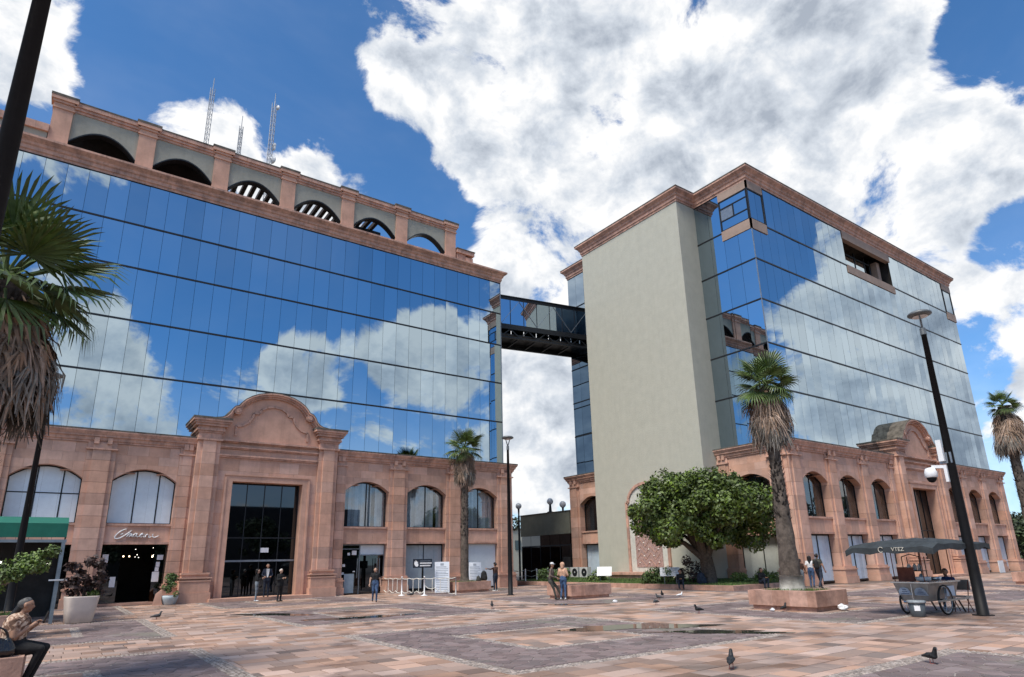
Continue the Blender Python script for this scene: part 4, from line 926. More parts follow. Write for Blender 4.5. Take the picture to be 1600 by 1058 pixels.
blob_tree('ficus_tree', 'dense round-crowned green tree on the lawn beside the beige tower', 'tree', (31.0, 24.3, .2), (3.85, 3.5, 2.3), 3.95, 130, .72, 420, .11, 12, 1.5, .40, LEAF, limbs=12, low=-.75)
shrub('shrub', 'low flowering shrub right of the stone ledge, under the tree', (30.4, 27.2, .2), (1.0, .8, .8), 14, .35, 130, .08, 3, SHRUB, 'shrubs on the lawn')
shrub('shrub', 'light green shrub beside the squatting person in black, near the corner pilaster', (33.2, 22.3, .2), (.7, .5, .6), 9, .33, 150, .08, 4, LEAF_L, 'shrubs on the lawn')
shrub('shrub', 'light green shrub between the tree trunk and the squatting person in black', (32.0, 22.9, .2), (.5, .4, .45), 6, .3, 130, .08, 5, LEAF_L, 'shrubs on the lawn')
shrub('shrub', 'low green shrub left of the couple, by the white rail', (30.6, 37.8, .2), (1.2, .8, .75), 14, .38, 130, .09, 6, SHRUB, 'shrubs on the lawn')
shrub('shrub', 'low green shrub below the tilted white board on the lawn', (31.6, 34.0, .2), (.8, .5, .6), 9, .33, 120, .08, 7, LEAF_L, 'shrubs on the lawn')
shrub('shrub', 'tall reddish shrub behind the slatted white board under the tree', (31.3, 25.9, .2), (.7, .6, 1.4), 12, .33, 90, .08, 8, LEAF_D, 'shrubs on the lawn')

# ------------------------------------------------------------------ lamp posts
LAMPM = mat('lamp_head_grey', (.16, .17, .17), .5, .1, 6, metal=.4)
def lamp(label, loc, h=9.0, r0=.15, r1=.075, n=10):
    th = thing('street_lamp', label, 'street lamp', loc, .3, 'plaza lamp posts'); m = MB()
    m.lathe([(.26, 0), (.26, .03), (.0, .03)], n=4); m.build('base_plate', METAL, th, local=True)
    m = MB(); m.tube([(0, 0, .03), (0, 0, 1.2), (0, 0, h-.7)], [r0, r0*.93, r1], n); m.build('pole', BLACK, th, True, True)
    m = MB(); m.tube([(0, 0, h-.72), (0, 0, h-.5)], [r1*1.2, r1*1.1], 10)
    for s in (-1, 1): m.tube([(0, 0, h-.52), (s*.2, 0, h-.1)], [.03, .022], 8)
    m.build('bracket', LAMPM, th, local=True)
    m = MB(); m.lathe([(.05, -.1), (.24, -.1), (.34, -.05), (.34, 0), (.28, .045), (.1, .06), (.0, .06)], (0, 0, h), 24); m.build('lamp_head', LAMPM, th, True, True)
    m = MB(); m.lathe([(.22, -.112), (.2, -.118), (0, -.118)], (0, 0, h), 20); m.build('lens', WHITE, th, local=True); return th
l1 = lamp('tall black lamp post with white security camera, beside the food cart', (21.54, 7.64, 0), 9.1)
lamp('black lamp post in front of the left block corner, under the footbridge', (20.18, 28.82, 0), 8.55, .13, .065)
lamp('black lamp post rising behind the green canopy', (-1.0, 27.3, 0), 8.6, .13, .065)
lamp('thick black lamp post cut by the top left corner of the picture', (-1.06, 8.0, 0), 9.3, .14, .085)
cc = thing('security_camera', 'white dome security camera strapped to the lamp post by the food cart', 'camera', (21.5, 7.7, 4.0)); dvx, dvy = -.5, .85
m = MB(); m.box(21.36, 21.44, 7.72, 7.8, 3.75, 4.25); m.bar((21.42, 7.78, 4.2), (21.26, 8.08, 4.22), .09); m.build('arm', WHITE, cc)
m = MB(); m.lathe([(.05, .3), (.13, .27), (.17, .15), (.17, .02), (.15, 0)], (21.24, 8.12, 3.9), 16); m.build('housing', WHITE, cc, True)
m = MB(); m.ball((21.24, 8.12, 3.9), (.135, .135, .15), 14, 10); m.build('dome', BLACK, cc, True)
m = MB(); m.box(21.3, 21.42, 7.72, 7.86, 4.36, 5.0); m.build('antenna_box', WHITE, cc); m = MB(); m.box(21.44, 21.52, 7.56, 7.9, 4.3, 4.62); m.build('bracket', GREYM, cc)

# ------------------------------------------------------------------ masts on the roof
MAST = mat('galvanised_mast', (.42, .43, .44), .5, .1, 6, metal=.3)
def mast(label, x, y, h, w, r_, dishes=()):
    th = thing('antenna_mast', label, 'antenna', (x, y, 24.45), .4, 'masts on the roof'); P = [(w*math.cos(a), w*math.sin(a)) for a in (0, 2.094, 4.189)]
    m = MB()
    for p in P: m.tube([(*p, 0), (*p, h)], r_, 5)
    m.build('leg_tubes', MAST, th, local=True); m = MB(); z = .4; k = 0
    while z < h-.5:
        for i in range(3): a, b = P[i], P[(i+1) % 3]; m.bar((*a, z), (*b, z+.5), r_*.8); m.bar((*a, z), (*b, z), r_*.8)
        z += .5
    m.build('lattice', MAST, th, local=True, kind='stuff'); m = MB(); m.tube([(0, 0, h-.5), (0, 0, h+1.0)], .03, 6); m.build('tip_rod', MAST, th, local=True)
    for (z, s) in dishes: m = MB(); m.ball((.35, 0, z), (.16*s, .3*s, .3*s), 10, 6); m.bar((0, 0, z), (.35, 0, z), .05); m.build('dish', WHITE, th, local=True)
mast('plain pale lattice mast on the arcade roof, leftmost of three', 5.55, 51.7, 17.6, .2, .028)
mast('short ladder-like lattice mast on the arcade roof, middle of three', 8.1, 51.4, 14.6, .16, .04)
mast('tall lattice mast with dishes on the arcade roof, rightmost of three', 10.55, 50.9, 17.8, .22, .03, ((17.5, .8), (13.5, .8), (13.2, .7), (9.5, .7), (12.0, 1.2)))

# ------------------------------------------------------------------ annex and background
an = thing('annex', 'low annex with black glass and grey-green parapet between the two office blocks', 'building', (37, 46, 0))
m = MB(); m.box(36.05, 41, 42.35, 49.6, 3.95, 5.85); m.build('parapet', mat('olive_stucco', (.20, .20, .15), .9, .1, 1, .4, 26), an)
m = MB(); m.box(36.0, 41.05, 42.3, 49.65, 5.855, 5.93); m.build('coping', STONE_TOP, an); m = MB(); m.box(36.4, 41, 42.35, 49.5, 0, 3.945); m.build('body', DARKIN, an)
for k in range(5):
    y0 = 42.4+k*1.42
    m = MB(); m.box(36.1, 36.12, y0+.02, y0+1.4, .15, 2.95); m.build('pane', DARKGL, an); m = MB(); m.box(36.1, 36.12, y0+.02, y0+1.4, 3.05, 3.93); m.build('pane', DARKGL, an)
m = MB(); m.box(36.08, 36.3, 42.35, 49.5, 2.95, 3.05)
for k in range(6): m.box(36.08, 36.3, 42.37+k*1.42, 42.43+k*1.42, .1, 2.95)
m.build('glazing_bar', METAL, an)
m = MB(); m.box(36.05, 36.15, 42.45, 43.5, .0, 2.0); m.build('open_doorway', DARKIN, an)
GLOBE = mat('opal_globe', (.75, .78, .78), .25, .03, 4)
for (x, y, z, lab) in ((36.6, 45.65, 6.97, 'white globe lamp on a black post, centre of the annex roof'), (36.6, 43.85, 6.55, 'white globe lamp on the annex roof nearest the pink pilaster'), (36.3, 50.2, 6.9, 'white globe lamp in front of the dark tree left of the annex')):
    th = thing('globe_lamp', lab, 'lamp', (x, y, 0 if y > 50 else 5.93), 0, 'globe lamps by the annex'); b = 0 if y > 50 else 5.93
    m = MB(); m.lathe([(.3 if y == 45.65 else .1, b), (.3 if y == 45.65 else .1, z-.95), (.14 if y == 45.65 else .07, z-.9), (.1, z-.3), (.14, z-.28), (.0, z-.28)], (x, y, 0), 10); m.build('post', METAL, th)
    m = MB(); m.ball((x, y, z), .3, 16, 10); m.build('globe', GLOBE, th, True)
blob_tree('background_tree', 'dark tree rising behind the annex, seen through the gap between the blocks', 'tree', (36.5, 58, 0), (3.6, 3.0, 3.2), 5.6, 46, .8, 190, .15, 21, 2.2, .25, FARLEAF, 'trees beyond the buildings')
blob_tree('background_tree', 'dark bush beyond the right end of the right office block', 'tree', (82, 24, 0), (5, 5, 3.0), 2.6, 40, 1.2, 160, .22, 22, 1.5, .3, FARLEAF, 'trees beyond the buildings')
MB().box(27.5, 36, 54.0, 54.3, 0, 3.1).build('wall', mat('brown_wall', (.16, .085, .06), .9, .2, 2), thing('garden_wall', 'reddish brown wall in the gap between the left block and the annex', 'wall', (32, 54, 0)))
fa = thing('far_building', 'small pale far building seen through the gap under the dark tree', 'building', (64, 95, 0))
MB().box(60, 68, 92, 100, 0, 7).build('wall', STUCCO, fa); MB().box(59.8, 68.2, 91.8, 100.2, 7, 7.3).build('roof', STONE_TOP, fa)
for k in range(3): MB().box(61+k*2.3, 62.2+k*2.3, 91.9, 91.99, 3.6, 5.2).build('window', DARKGL, fa)

# rail, air conditioners and boards on the lawn
rl = thing('lawn_rail', 'low white wire rail at the far left corner of the lawn', 'fence', (29.8, 39.5, .2))
for k, x in enumerate((28.6, 29.7, 30.8, 31.9, 33.0)): m = MB(); m.box(x, x+.07, 40.4, 40.47, .0 if x < 29.4 else .2, 1.15); m.build('post', WHITE, rl)
for k in range(4):
    x = 28.65+1.1*k
    for z in (1.0, .6): m = MB(); m.tube([(x, 40.43, z+.08), (x+.55, 40.43, z-.05), (x+1.1, 40.43, z+.08)], .016, 5); m.build('rope', GREYM, rl)
ACM = mat('ac_white', (.52, .52, .50), .5, .06, 5)
def ac(label, y, x=33.6):
    th = thing('air_conditioner', label, 'air conditioner', (x, y, .38), 0, 'air conditioners on the lawn'); m = MB(); m.box(-.18, .2, -.45, .45, .05, .8); m.build('casing', ACM, th, local=True)
    m = MB(); m.prism([(.3*math.cos(a*.3927)-.08, .42+.3*math.sin(a*.3927)) for a in range(16)], 'x', -.2, -.182); m.build('fan_grille', METAL, th, local=True); m = MB(); m.ball((-.2, -.08, .42), (.02, .06, .06)); m.build('fan_hub', ACM, th, local=True)
    m = MB(); m.box(-.15, .15, -.4, -.3, 0, .05); m.box(-.15, .15, .3, .4, 0, .05); m.build('feet', METAL, th, local=True)
ac('grey air conditioner on the lawn, leftmost of three', 40.4); ac('grey air conditioner on the lawn, middle of three', 39.0); ac('grey air conditioner on the lawn nearest the beige tower', 37.9)
def lean_board(label, loc, rz, w_, h_, tilt, material=WHITE, legs=True, slats=False):
    th = thing('sign_board', label, 'sign', loc, rz, 'white boards on the lawn'); m = MB()
    q = lambda x, y, z: (x, y*math.cos(tilt)-z*math.sin(tilt), z*math.cos(tilt)+y*math.sin(tilt)+.75)
    b = MB(q); b.box(-w_/2, w_/2, 0, .03, -h_/2, h_/2); b.build('panel', material, th, local=True)
    for s in (-1, 1): m = MB(); m.tube([(s*w_*.3, .05, 0), (s*w_*.3, .05, .75)], .025, 6); m.build('leg', GREYM, th, local=True)
    m = MB(q)
    for k in range(5): m.box(-w_*.4, w_*(.4-.1*(k % 3)), -.006, -.002, h_*.3-k*h_*.15, h_*.3-k*h_*.15+.02)
    m.build('faint_print', GREYM, th, local=True)
lean_board('tilted white information board on the lawn left of the stone ledge', (31.0, 33.0, .2), R(-50), 1.0, .75, R(-40))
lean_board('tilted grey-white board under the tree, above the seated person', (30.0, 26.3, .2), R(-50), 1.15, .6, R(-35))

# ------------------------------------------------------------------ people
SKIN = mat('skin', (.36, .20, .13), .55, .08, 12); SKIN_L = mat('skin_light', (.50, .31, .22), .55, .08, 12)
HAIRK = mat('black_hair', (.012, .010, .009), .5, .2, 30); HAIRG = mat('greying_hair', (.10, .095, .09), .6, .4, 25); HAIRB = mat('brown_hair', (.04, .022, .014), .5, .2, 30)
CL = lambda n, c, r=.85, **k: mat('cloth_'+n, c, r, k.pop('var', .18), k.pop('vs', 9), k.pop('bump', .5), k.pop('bs', 14), **k)
C_BLK = CL('black', (.012, .012, .013)); C_JEAN = CL('jeans', (.055, .10, .19), var=.35); C_GREY = CL('grey_jeans', (.17, .20, .23), var=.3); C_WHT = CL('white', (.68, .68, .68)); C_PEACH = CL('peach', (.55, .33, .22))
C_BRN = CL('brown', (.07, .035, .025), var=.4); C_OLV = CL('dark_olive', (.05, .05, .042), var=.3); C_BLUE = CL('blue', (.02, .05, .16)); C_NAVY = CL('navy', (.012, .018, .035)); C_DKJ = CL('dark_jeans', (.025, .035, .055), var=.3); C_TAUPE = CL('taupe', (.16, .12, .10), var=.3)
S_WHT = mat('white_shoe', (.7, .7, .68), .5, .05, 9); S_BLK = mat('black_shoe', (.012, .012, .012), .4, .1, 9)
def floral():
    m = bpy.data.materials.new('floral_blouse'); m.use_nodes = True; nt = m.node_tree; b = nt.nodes['Principled BSDF']; b.inputs['Roughness'].default_value = .8
    geo = N(nt, 'ShaderNodeNewGeometry'); v = N(nt, 'ShaderNodeTexNoise'); v.inputs['Scale'].default_value = 13; v.inputs['Detail'].default_value = 3; v.inputs['Distortion'].default_value = 1.2; nt.links.new(geo.outputs['Position'], v.inputs['Vector'])
    r = N(nt, 'ShaderNodeValToRGB'); nt.links.new(v.outputs[0], r.inputs[0]); e = r.color_ramp.elements; e[0].position = .40; e[0].color = (.10, .05, .03, 1); e[1].position = .62; e[1].color = (.62, .47, .35, 1); q = e.new(.5); q.color = (.30, .17, .11, 1)
    nt.links.new(r.outputs[0], b.inputs['Base Color']); return m
FLORAL = floral()
def capsule(m, a, ra, b, rb, n=12):
    a = Vector(a); b = Vector(b); t = (b-a); L_ = max(t.length, 1e-4); t /= L_; pts = []; rs = []
    for k in range(4): an = math.pi/2*(k+.25)/4; pts.append(a-t*ra*math.cos(an)); rs.append(ra*math.sin(an))
    pts.append(a); rs.append(ra); pts.append(b); rs.append(rb)
    for k in range(3, -1, -1): an = math.pi/2*(k+.25)/4; pts.append(b+t*rb*math.cos(an)); rs.append(rb*math.sin(an))
    m.tube(pts, rs, n)
def remeshed(m, vox, smooth=4):
    me = m.mesh('tmp', []); o = bpy.data.objects.new('tmp', me); COL.objects.link(o)
    md = o.modifiers.new('r', 'REMESH'); md.mode = 'VOXEL'; md.voxel_size = vox; md.use_smooth_shade = True
    ms = o.modifiers.new('s', 'SMOOTH'); ms.factor = .5; ms.iterations = smooth
    dg = bpy.context.evaluated_depsgraph_get(); res = bpy.data.meshes.new_from_object(o.evaluated_get(dg)); bpy.data.objects.remove(o); return res
def person(label, loc, rz, h, top, legs, shoe, skin, hair, J=None, sleeve='long', hairlen=0, hood=None, cap=None, heavy=1.0, vox=.019, coat=None, eyes=True, parent_extra=None):
    """local frame: facing -y, left hand at +x; J overrides joints of the standing pose"""
    s = h/1.7
    j = dict(pel=(0, 0, .95), wai=(0, .0, 1.08), che=(0, .01, 1.27), nec=(0, .01, 1.45), hea=(0, -.015, 1.585),
             shL=(.175, .01, 1.385), shR=(-.175, .01, 1.385), elL=(.235, .03, 1.12), elR=(-.235, .03, 1.12), wrL=(.24, -.04, .88), wrR=(-.24, -.04, .88),
             hiL=(.085, 0, .92), hiR=(-.085, 0, .92), knL=(.095, -.01, .5), knR=(-.095, -.01, .5), anL=(.1, .02, .09), anR=(-.1, .02, .09), foot=(0, -1))
    j.update(J or {}); V = {k: Vector(v)*s if len(v) == 3 else v for k, v in j.items()}; w_ = heavy
    els = []                                                   # (a, ra, b, rb, region)
    def E(a, ra, b, rb, reg): els.append((Vector(a), ra*s, Vector(b), rb*s, reg))
    for d in (-.055, .055): E(V['pel']+Vector((d*s, 0, -.02*s)), .115*w_, V['wai']+Vector((d*.8*s, 0, 0)), .105*w_, 'L' if coat is None else 'T')
    for d in (-.07, .07): E(V['wai']+Vector((d*.8*s, 0, .02*s)), .105*w_, V['che']+Vector((d*s, 0, .03*s)), .11*w_, 'T')
    E(V['shL'], .062, V['shR'], .062, 'T'); E(V['che'], .1, V['nec'], .055, 'T'); E(V['nec'], .05, V['hea'], .05, 'S')
    hd = V['hea']; fw = Vector((j['foot'][0], j['foot'][1], 0)) if 'face' not in j else Vector((*j['face'], 0)); fw.normalize(); rt = Vector((-fw.y, fw.x, 0))
    E(hd+Vector((0, 0, .03*s)), .083, hd-Vector((0, 0, .045*s))+fw*.02*s, .062, 'S'); E(hd-fw*.03*s+Vector((0, 0, .03*s)), .08, hd+fw*.012*s+Vector((0, 0, .03*s)), .08, 'S')
    E(hd+fw*.085*s+Vector((0, 0, .01*s)), .012, hd+fw*.098*s-Vector((0, 0, .015*s)), .018, 'S')
    for q in (-1, 1): E(hd+rt*.083*q*s+Vector((0, 0, -.01*s)), .018, hd+rt*.085*q*s+Vector((0, 0, .025*s)), .02, 'S')
    for q in 'LR':
        E(V['sh'+q], .058, V['el'+q], .045, 'T'); E(V['el'+q], .043, V['wr'+q], .031, 'T' if sleeve == 'long' else 'S')
        dr = (V['wr'+q]-V['el'+q]).normalized(); E(V['wr'+q], .029, V['wr'+q]+dr*.075*s, .036, 'S')
        E(V['hi'+q], .098*w_, V['kn'+q], .064, 'L'); E(V['kn'+q], .06, V['an'+q], .044, 'L')
        f = Vector((j['foot'][0], j['foot'][1], 0)).normalized(); E(V['an'+q]-Vector((0, 0, .045*s))-f*.03*s, .042, V['an'+q]-Vector((0, 0, .055*s))+f*.15*s, .034, 'F')
    if hood: E(hd-fw*.03*s+Vector((0, 0, .045*s)), .118, hd-fw*.05*s-Vector((0, 0, .1*s)), .09, 'T')
    if coat:                                                   # skirts of a jacket
        for d in (-.06, .06): E(V['wai']+Vector((d*s, 0, 0)), .125*w_, V['pel']+Vector((d*s, 0, -.1*s)), .13*w_, 'T')
    m = MB()
    for a, ra, b, rb, reg in els: capsule(m, a, ra, b, rb)
    me = remeshed(m, vox*s); me.name = 'body'
    order = {'S': 0, 'T': 1, 'L': 2, 'F': 3}; P_ = np.zeros(len(me.polygons)*3); me.polygons.foreach_get('center', P_); P_ = P_.reshape(-1, 3); best = np.full(len(P_), 1e9); idx = np.zeros(len(P_), int)
    for a, ra, b, rb, reg in els:
        A = np.array(a); D_ = np.array(b)-A; L2 = max(D_@D_, 1e-9); t = np.clip((P_-A)@D_/L2, 0, 1); d = np.linalg.norm(P_-A-t[:, None]*D_, axis=1)-(ra+(rb-ra)*t)
        u = d < best; best[u] = d[u]; idx[u] = order[reg]
    if sleeve == 'short':
        for q in 'LR':
            A = np.array(V['sh'+q]); B = np.array(V['el'+q]); D_ = B-A; t = (P_-A)@D_/(D_@D_); d = np.linalg.norm(P_-A-np.clip(t, 0, 1)[:, None]*D_, axis=1); idx[(t > .62) & (d < .075*s) & (idx == 1)] = 0
    for mm in (skin, top, legs, shoe): me.materials.append(mm)
    me.polygons.foreach_set('material_index', idx); me.polygons.foreach_set('use_smooth', [True]*len(me.polygons))
    bm = bmesh.new(); bm.from_mesh(me); f0 = len(bm.faces); fm = MB()
    for q in 'LR':                                             # fingers leave the palm, bent; thumb at its side
        dr = (V['wr'+q]-V['el'+q]).normalized(); palm_ = V['wr'+q]+dr*.085*s; side = dr.cross(fw if abs(dr.dot(fw)) < .8 else Vector((0, 0, 1))).normalized(); cur = side.cross(dr).normalized()
        for k in range(4):
            o_ = palm_+side*(k-1.5)*.019*s; L_ = (.062, .074, .07, .054)[k]*s; fm.tube([o_, o_+dr*L_*.55, o_+dr*L_*.9+cur*L_*.25, o_+dr*L_+cur*L_*.5], [.0088*s, .0082*s, .0075*s, .006*s], 6)
        o_ = V['wr'+q]+dr*.03*s+side*.03*s; fm.tube([o_, o_+side*.028*s+dr*.025*s, o_+side*.034*s+dr*.055*s], [.011*s, .010*s, .007*s], 6)
    base = [bm.verts.new(v) for v in fm.v]
    for f in fm.f:
        try: nf = bm.faces.new([base[i] for i in f]); nf.material_index = 0; nf.smooth = True
        except ValueError: pass
    bm.to_mesh(me); bm.free()
    th = thing('person', label, 'person', loc, rz); link('body', me, th, True)
    if not hood and hair:
        m = MB(); c = hd-fw*.022*s+Vector((0, 0, .05*s)); capsule(m, c-fw*.03*s-Vector((0, 0, .02*s)), .088*s, c+fw*.012*s+Vector((0, 0, .012*s)), .078*s)
        if hairlen:
            capsule(m, c-fw*.05*s, .08*s, c-fw*.075*s-Vector((0, 0, (hairlen+.02)*s)), .055*s)
            for q in (-1, 1): capsule(m, c+rt*.06*q*s-fw*.02*s, .05*s, c+rt*.075*q*s-fw*.05*s-Vector((0, 0, hairlen*.7*s)), .03*s)
        link('hair', remeshed(m, .014*s, 3), th, True).data.materials.append(hair)
    if cap:
        m = MB(); c = hd+Vector((0, 0, .06*s)); m.lathe([(.1*s, 0), (.1*s, .03*s), (.085*s, .07*s), (.04*s, .095*s), (0, .1*s)], tuple(c), 14); m.prism([(c.x+fw.x*.07*s+rt.x*.07*s*u+fw.x*.09*s*(1-u*u), c.y+fw.y*.07*s+rt.y*.07*s*u+fw.y*.09*s*(1-u*u)) for u in (-1, -.5, 0, .5, 1)]+[(c.x+rt.x*.07*s, c.y+rt.y*.07*s), (c.x-rt.x*.07*s, c.y-rt.y*.07*s)], 'z', c.z, c.z+.012*s); m.build('cap', cap, th, True, True)
    if eyes:
        for q in (-1, 1):
            m = MB(); m.ball(tuple(hd+fw*.079*s+rt*.03*q*s+Vector((0, 0, .022*s))), (.011*s, .011*s, .008*s), 8, 6); m.build('eye', HAIRK, th, True, True)
        m = MB(); m.ball(tuple(hd+fw*.076*s-Vector((0, 0, .045*s))), (.022*s, .018*s, .006*s), 8, 6); m.build('mouth', mat('lips', (.28, .10, .08), .5), th, True, True)
    return th
WALK = dict(knL=(.09, -.1, .5), anL=(.09, .0, .1), knR=(-.09, -.03, .5), anR=(-.095, .17, .12), elL=(.25, .06, 1.12), wrL=(.27, .0, .88), elR=(-.25, .0, 1.12), wrR=(-.27, -.1, .9))
FOLD = dict(elL=(.25, -.04, 1.13), wrL=(.1, -.24, 1.2), elR=(-.25, -.04, 1.13), wrR=(-.1, -.24, 1.2))
SIT = dict(pel=(0, 0, .1), wai=(0, 0, .24), che=(0, -.03, .43), nec=(0, -.05, .61), hea=(0, -.085, .745), shL=(.175, -.04, .55), shR=(-.175, -.04, .55), elL=(.2, -.16, .33), elR=(-.2, -.16, .33), wrL=(.1, -.34, .33), wrR=(-.1, -.34, .33),
           hiL=(.09, -.02, .09), hiR=(-.09, -.02, .09), knL=(.11, -.42, .14), knR=(-.11, -.42, .14), anL=(.11, -.4, -.27), anR=(-.11, -.4, -.27))
person('woman in black t-shirt and blue jeans walking past the black glass doors', (12.76, 29.55, 0), R(-22), 1.58, C_BLK, C_JEAN, S_BLK, SKIN_L, HAIRB, WALK, 'short', .12, heavy=1.08)
person('woman in black top, grey jeans and white shoes in front of the portal', (8.85, 35.75, 0), R(72), 1.62, C_BLK, C_GREY, S_WHT, SKIN_L, HAIRK, FOLD, 'long', .16)
th = person('man in dark suit and white shirt in front of the portal glass', (9.6, 36.75, .16), R(-8), 1.72, C_NAVY, C_NAVY, S_BLK, SKIN, HAIRK, dict(elL=(.26, 0, 1.13), wrL=(.16, -.2, 1.05), elR=(-.26, 0, 1.13), wrR=(-.16, -.2, 1.05)), 'long', 0, coat=True)
m = MB(); m.prism([(-.075, 1.46), (.075, 1.46), (.06, 1.2), (.03, 1.02), (-.03, 1.02), (-.06, 1.2)], 'y', -.142, -.11); m.build('shirt_front', C_WHT, th, local=True)
person('grey-haired person dressed in black in front of the portal', (9.75, 34.7, 0), R(25), 1.60, C_BLK, C_BLK, S_BLK, SKIN_L, mat('white_hair', (.5, .48, .45), .6), FOLD, 'long', 0, heavy=1.2, coat=True)
person('man in brown plaid shirt pointing left at the white poster', (22.2, 33.3, 0), R(190), 1.66, C_BRN, C_DKJ, S_WHT, SKIN, HAIRK, dict(elR=(-.17, -.0, 1.36), shR=(-.175, .01, 1.385), elL=(.42, .02, 1.33), wrL=(.66, -.02, 1.36)), 'long', 0, cap=C_BLK, heavy=1.05)
person('person in hooded peach jacket and blue jeans standing by the planter', (19.36, 23.4, 0), R(122), 1.62, C_PEACH, C_JEAN, S_WHT, SKIN, HAIRK, dict(elL=(.25, .0, 1.12), wrL=(.12, -.3, 1.08), elR=(-.25, 0, 1.12), wrR=(-.12, -.3, 1.08), knL=(.1, -.06, .5), anL=(.1, .1, .1)), 'long', 0, hood=True, heavy=1.05)
person('person in taupe jacket and white cap leaning on the planter edge', (19.0, 23.75, .0), R(35), 1.62, C_TAUPE, C_OLV, S_BLK, SKIN, HAIRK, dict(knL=(.13, -.2, .55), anL=(.16, -.42, .1), knR=(-.12, -.1, .5), anR=(-.14, -.2, .1), pel=(0, .08, .86), wai=(0, .07, 1.0), hiL=(.085, .05, .84), hiR=(-.085, .05, .84), wrL=(.05, -.25, 1.0), wrR=(-.05, -.25, 1.0)), 'long', 0, cap=C_WHT)
person('woman in brown jacket and light jeans, leftmost of the group by the whitewashed palm', (34.35, 20.6, 0), R(85), 1.52, C_BRN, C_GREY, S_BLK, SKIN, HAIRB, WALK, 'long', .1)
person('woman with long black hair and white top, middle of the group by the palm', (33.9, 19.75, 0), R(110), 1.68, C_WHT, C_JEAN, S_BLK, SKIN, HAIRK, WALK, 'short', .28)
th = person('man with black backpack striding right, in the group by the palm', (33.35, 19.0, 0), R(95), 1.78, C_OLV, C_DKJ, S_BLK, SKIN, HAIRK, dict(WALK, knL=(.09, -.2, .5), anL=(.09, -.3, .1), knR=(-.09, .02, .5), anR=(-.09, .33, .16), wrL=(.16, -.32, 1.12), elL=(.25, -.05, 1.12)), 'short', 0)
m = MB(); capsule(m, (0, .17, 1.12), .13, (0, .17, 1.36), .11); link('backpack', remeshed(m, .02), th, True).data.materials.append(C_BLK)
sit_k = dict(SIT, pel=(0, 0, .1), anL=(.12, -.38, -.16), anR=(-.12, -.38, -.16), knL=(.13, -.4, .25), knR=(-.13, -.4, .25), wrL=(.06, -.42, .34), wrR=(-.06, -.42, .34))
person('person in black seated on the kerb beside the slatted board, left of the tree trunk', (29.35, 25.0, .26), R(-48), 1.62, C_BLK, C_DKJ, S_BLK, SKIN, HAIRK, sit_k, 'long', .1)
person('person in black squatting on the kerb, right of the tree trunk', (32.0, 21.6, .26), R(-15), 1.66, C_BLK, C_DKJ, S_BLK, SKIN, HAIRK, sit_k, 'long', 0)
person('vendor with black hair and blue shirt seated behind the food cart', (22.75, 8.85, .42), R(-80), 1.62, C_BLUE, C_DKJ, S_BLK, SKIN, HAIRK, SIT, 'short', 0)
# the woman seated on the planter edge, close to the camera
sw = person('seated woman in brown floral blouse holding a phone, at the bottom left', (-.33, 12.0, .62), R(78), 1.5, FLORAL, C_BLK, S_BLK, SKIN, HAIRG,
   dict(SIT, nec=(0, -.06, .6), hea=(0, -.12, .735), shL=(.19, -.05, .53), shR=(-.19, -.05, .53), elL=(.23, -.06, .27), elR=(-.23, -.06, .27), wrL=(.06, -.235, .40), wrR=(-.08, -.24, .42), knL=(.12, -.45, .07), knR=(-.12, -.43, .07), anL=(.1, -.3, -.4), anR=(-.1, -.26, -.42)), 'short', .0, heavy=1.62, vox=.012)
m = MB(); c = Vector((0, -.0, .76)); capsule(m, (0, -.045, .66), .055, (0, .09, .45), .05); capsule(m, (0, .09, .45), .05, (.02, .13, .2), .02); link('long_hair', remeshed(m, .012), sw, True).data.materials.append(HAIRK)
ph = tag(MB().box(-.04, .04, -.006, .006, 0, .16).build('phone', BLACK), 'black phone in the hands of the seated woman in the floral blouse', 'phone'); ph.location = (.0, 11.94, 1.03); ph.rotation_euler = (.2, .5, R(80))
hb = thing('handbag', 'shiny black leather handbag on the planter beside the seated woman', 'handbag', (-.5, 11.66, .62), R(10))
LTH = mat('black_leather', (.012, .012, .014), .18, .1, 12, .3, 30, coat=.5)
m = MB()
for x in (-.15, -.05, .05, .15): capsule(m, (x, 0, .09), .10, (x*.9, 0, .21), .05)
link('bag_body', remeshed(m, .016, 6), hb, True).data.materials.append(LTH)
for d in (-.05, .05): m = MB(); m.tube([(.13*math.cos(a*math.pi/10), d*(1+.4*math.sin(a*math.pi/10)), .22+.17*math.sin(a*math.pi/10)) for a in range(11)], .011, 7); m.build('handle', LTH, hb, True, True)

# ------------------------------------------------------------------ food cart
CARTM = mat('brushed_steel', (.36, .355, .33), .38, .12, 5, metal=.55, streak=.15); STL = mat('bright_steel', (.6, .6, .6), .25, .05, 4, metal=.9); RUB = mat('rubber', (.015, .015, .015), .8); CANV = mat('dark_canvas', (.038, .046, .05), .8, .2, 3, .4, 20, streak=.2); STIC = mat('pale_blue_sticker', (.62, .72, .82), .5, .05, 5); PLAS = mat('clear_plastic', (.55, .6, .62), .3, .1, 8); RUST = mat('rust_red', (.16, .05, .03), .7, .2, 6)
CA = Vector((.9987, -.05)); CB = Vector((.05, .9987)); C0 = Vector((20.5, 8.48))         # near corner, long axis, cross axis
ct = thing('food_cart', 'steel street-food cart with dark canvas canopy and bicycle wheels', 'food cart', (21.3, 9.2, 0))
cx_ = lambda a, b, z: (C0.x+CA.x*a+CB.x*b, C0.y+CA.y*a+CB.y*b, z)
CLN, CWD = 1.8, .97
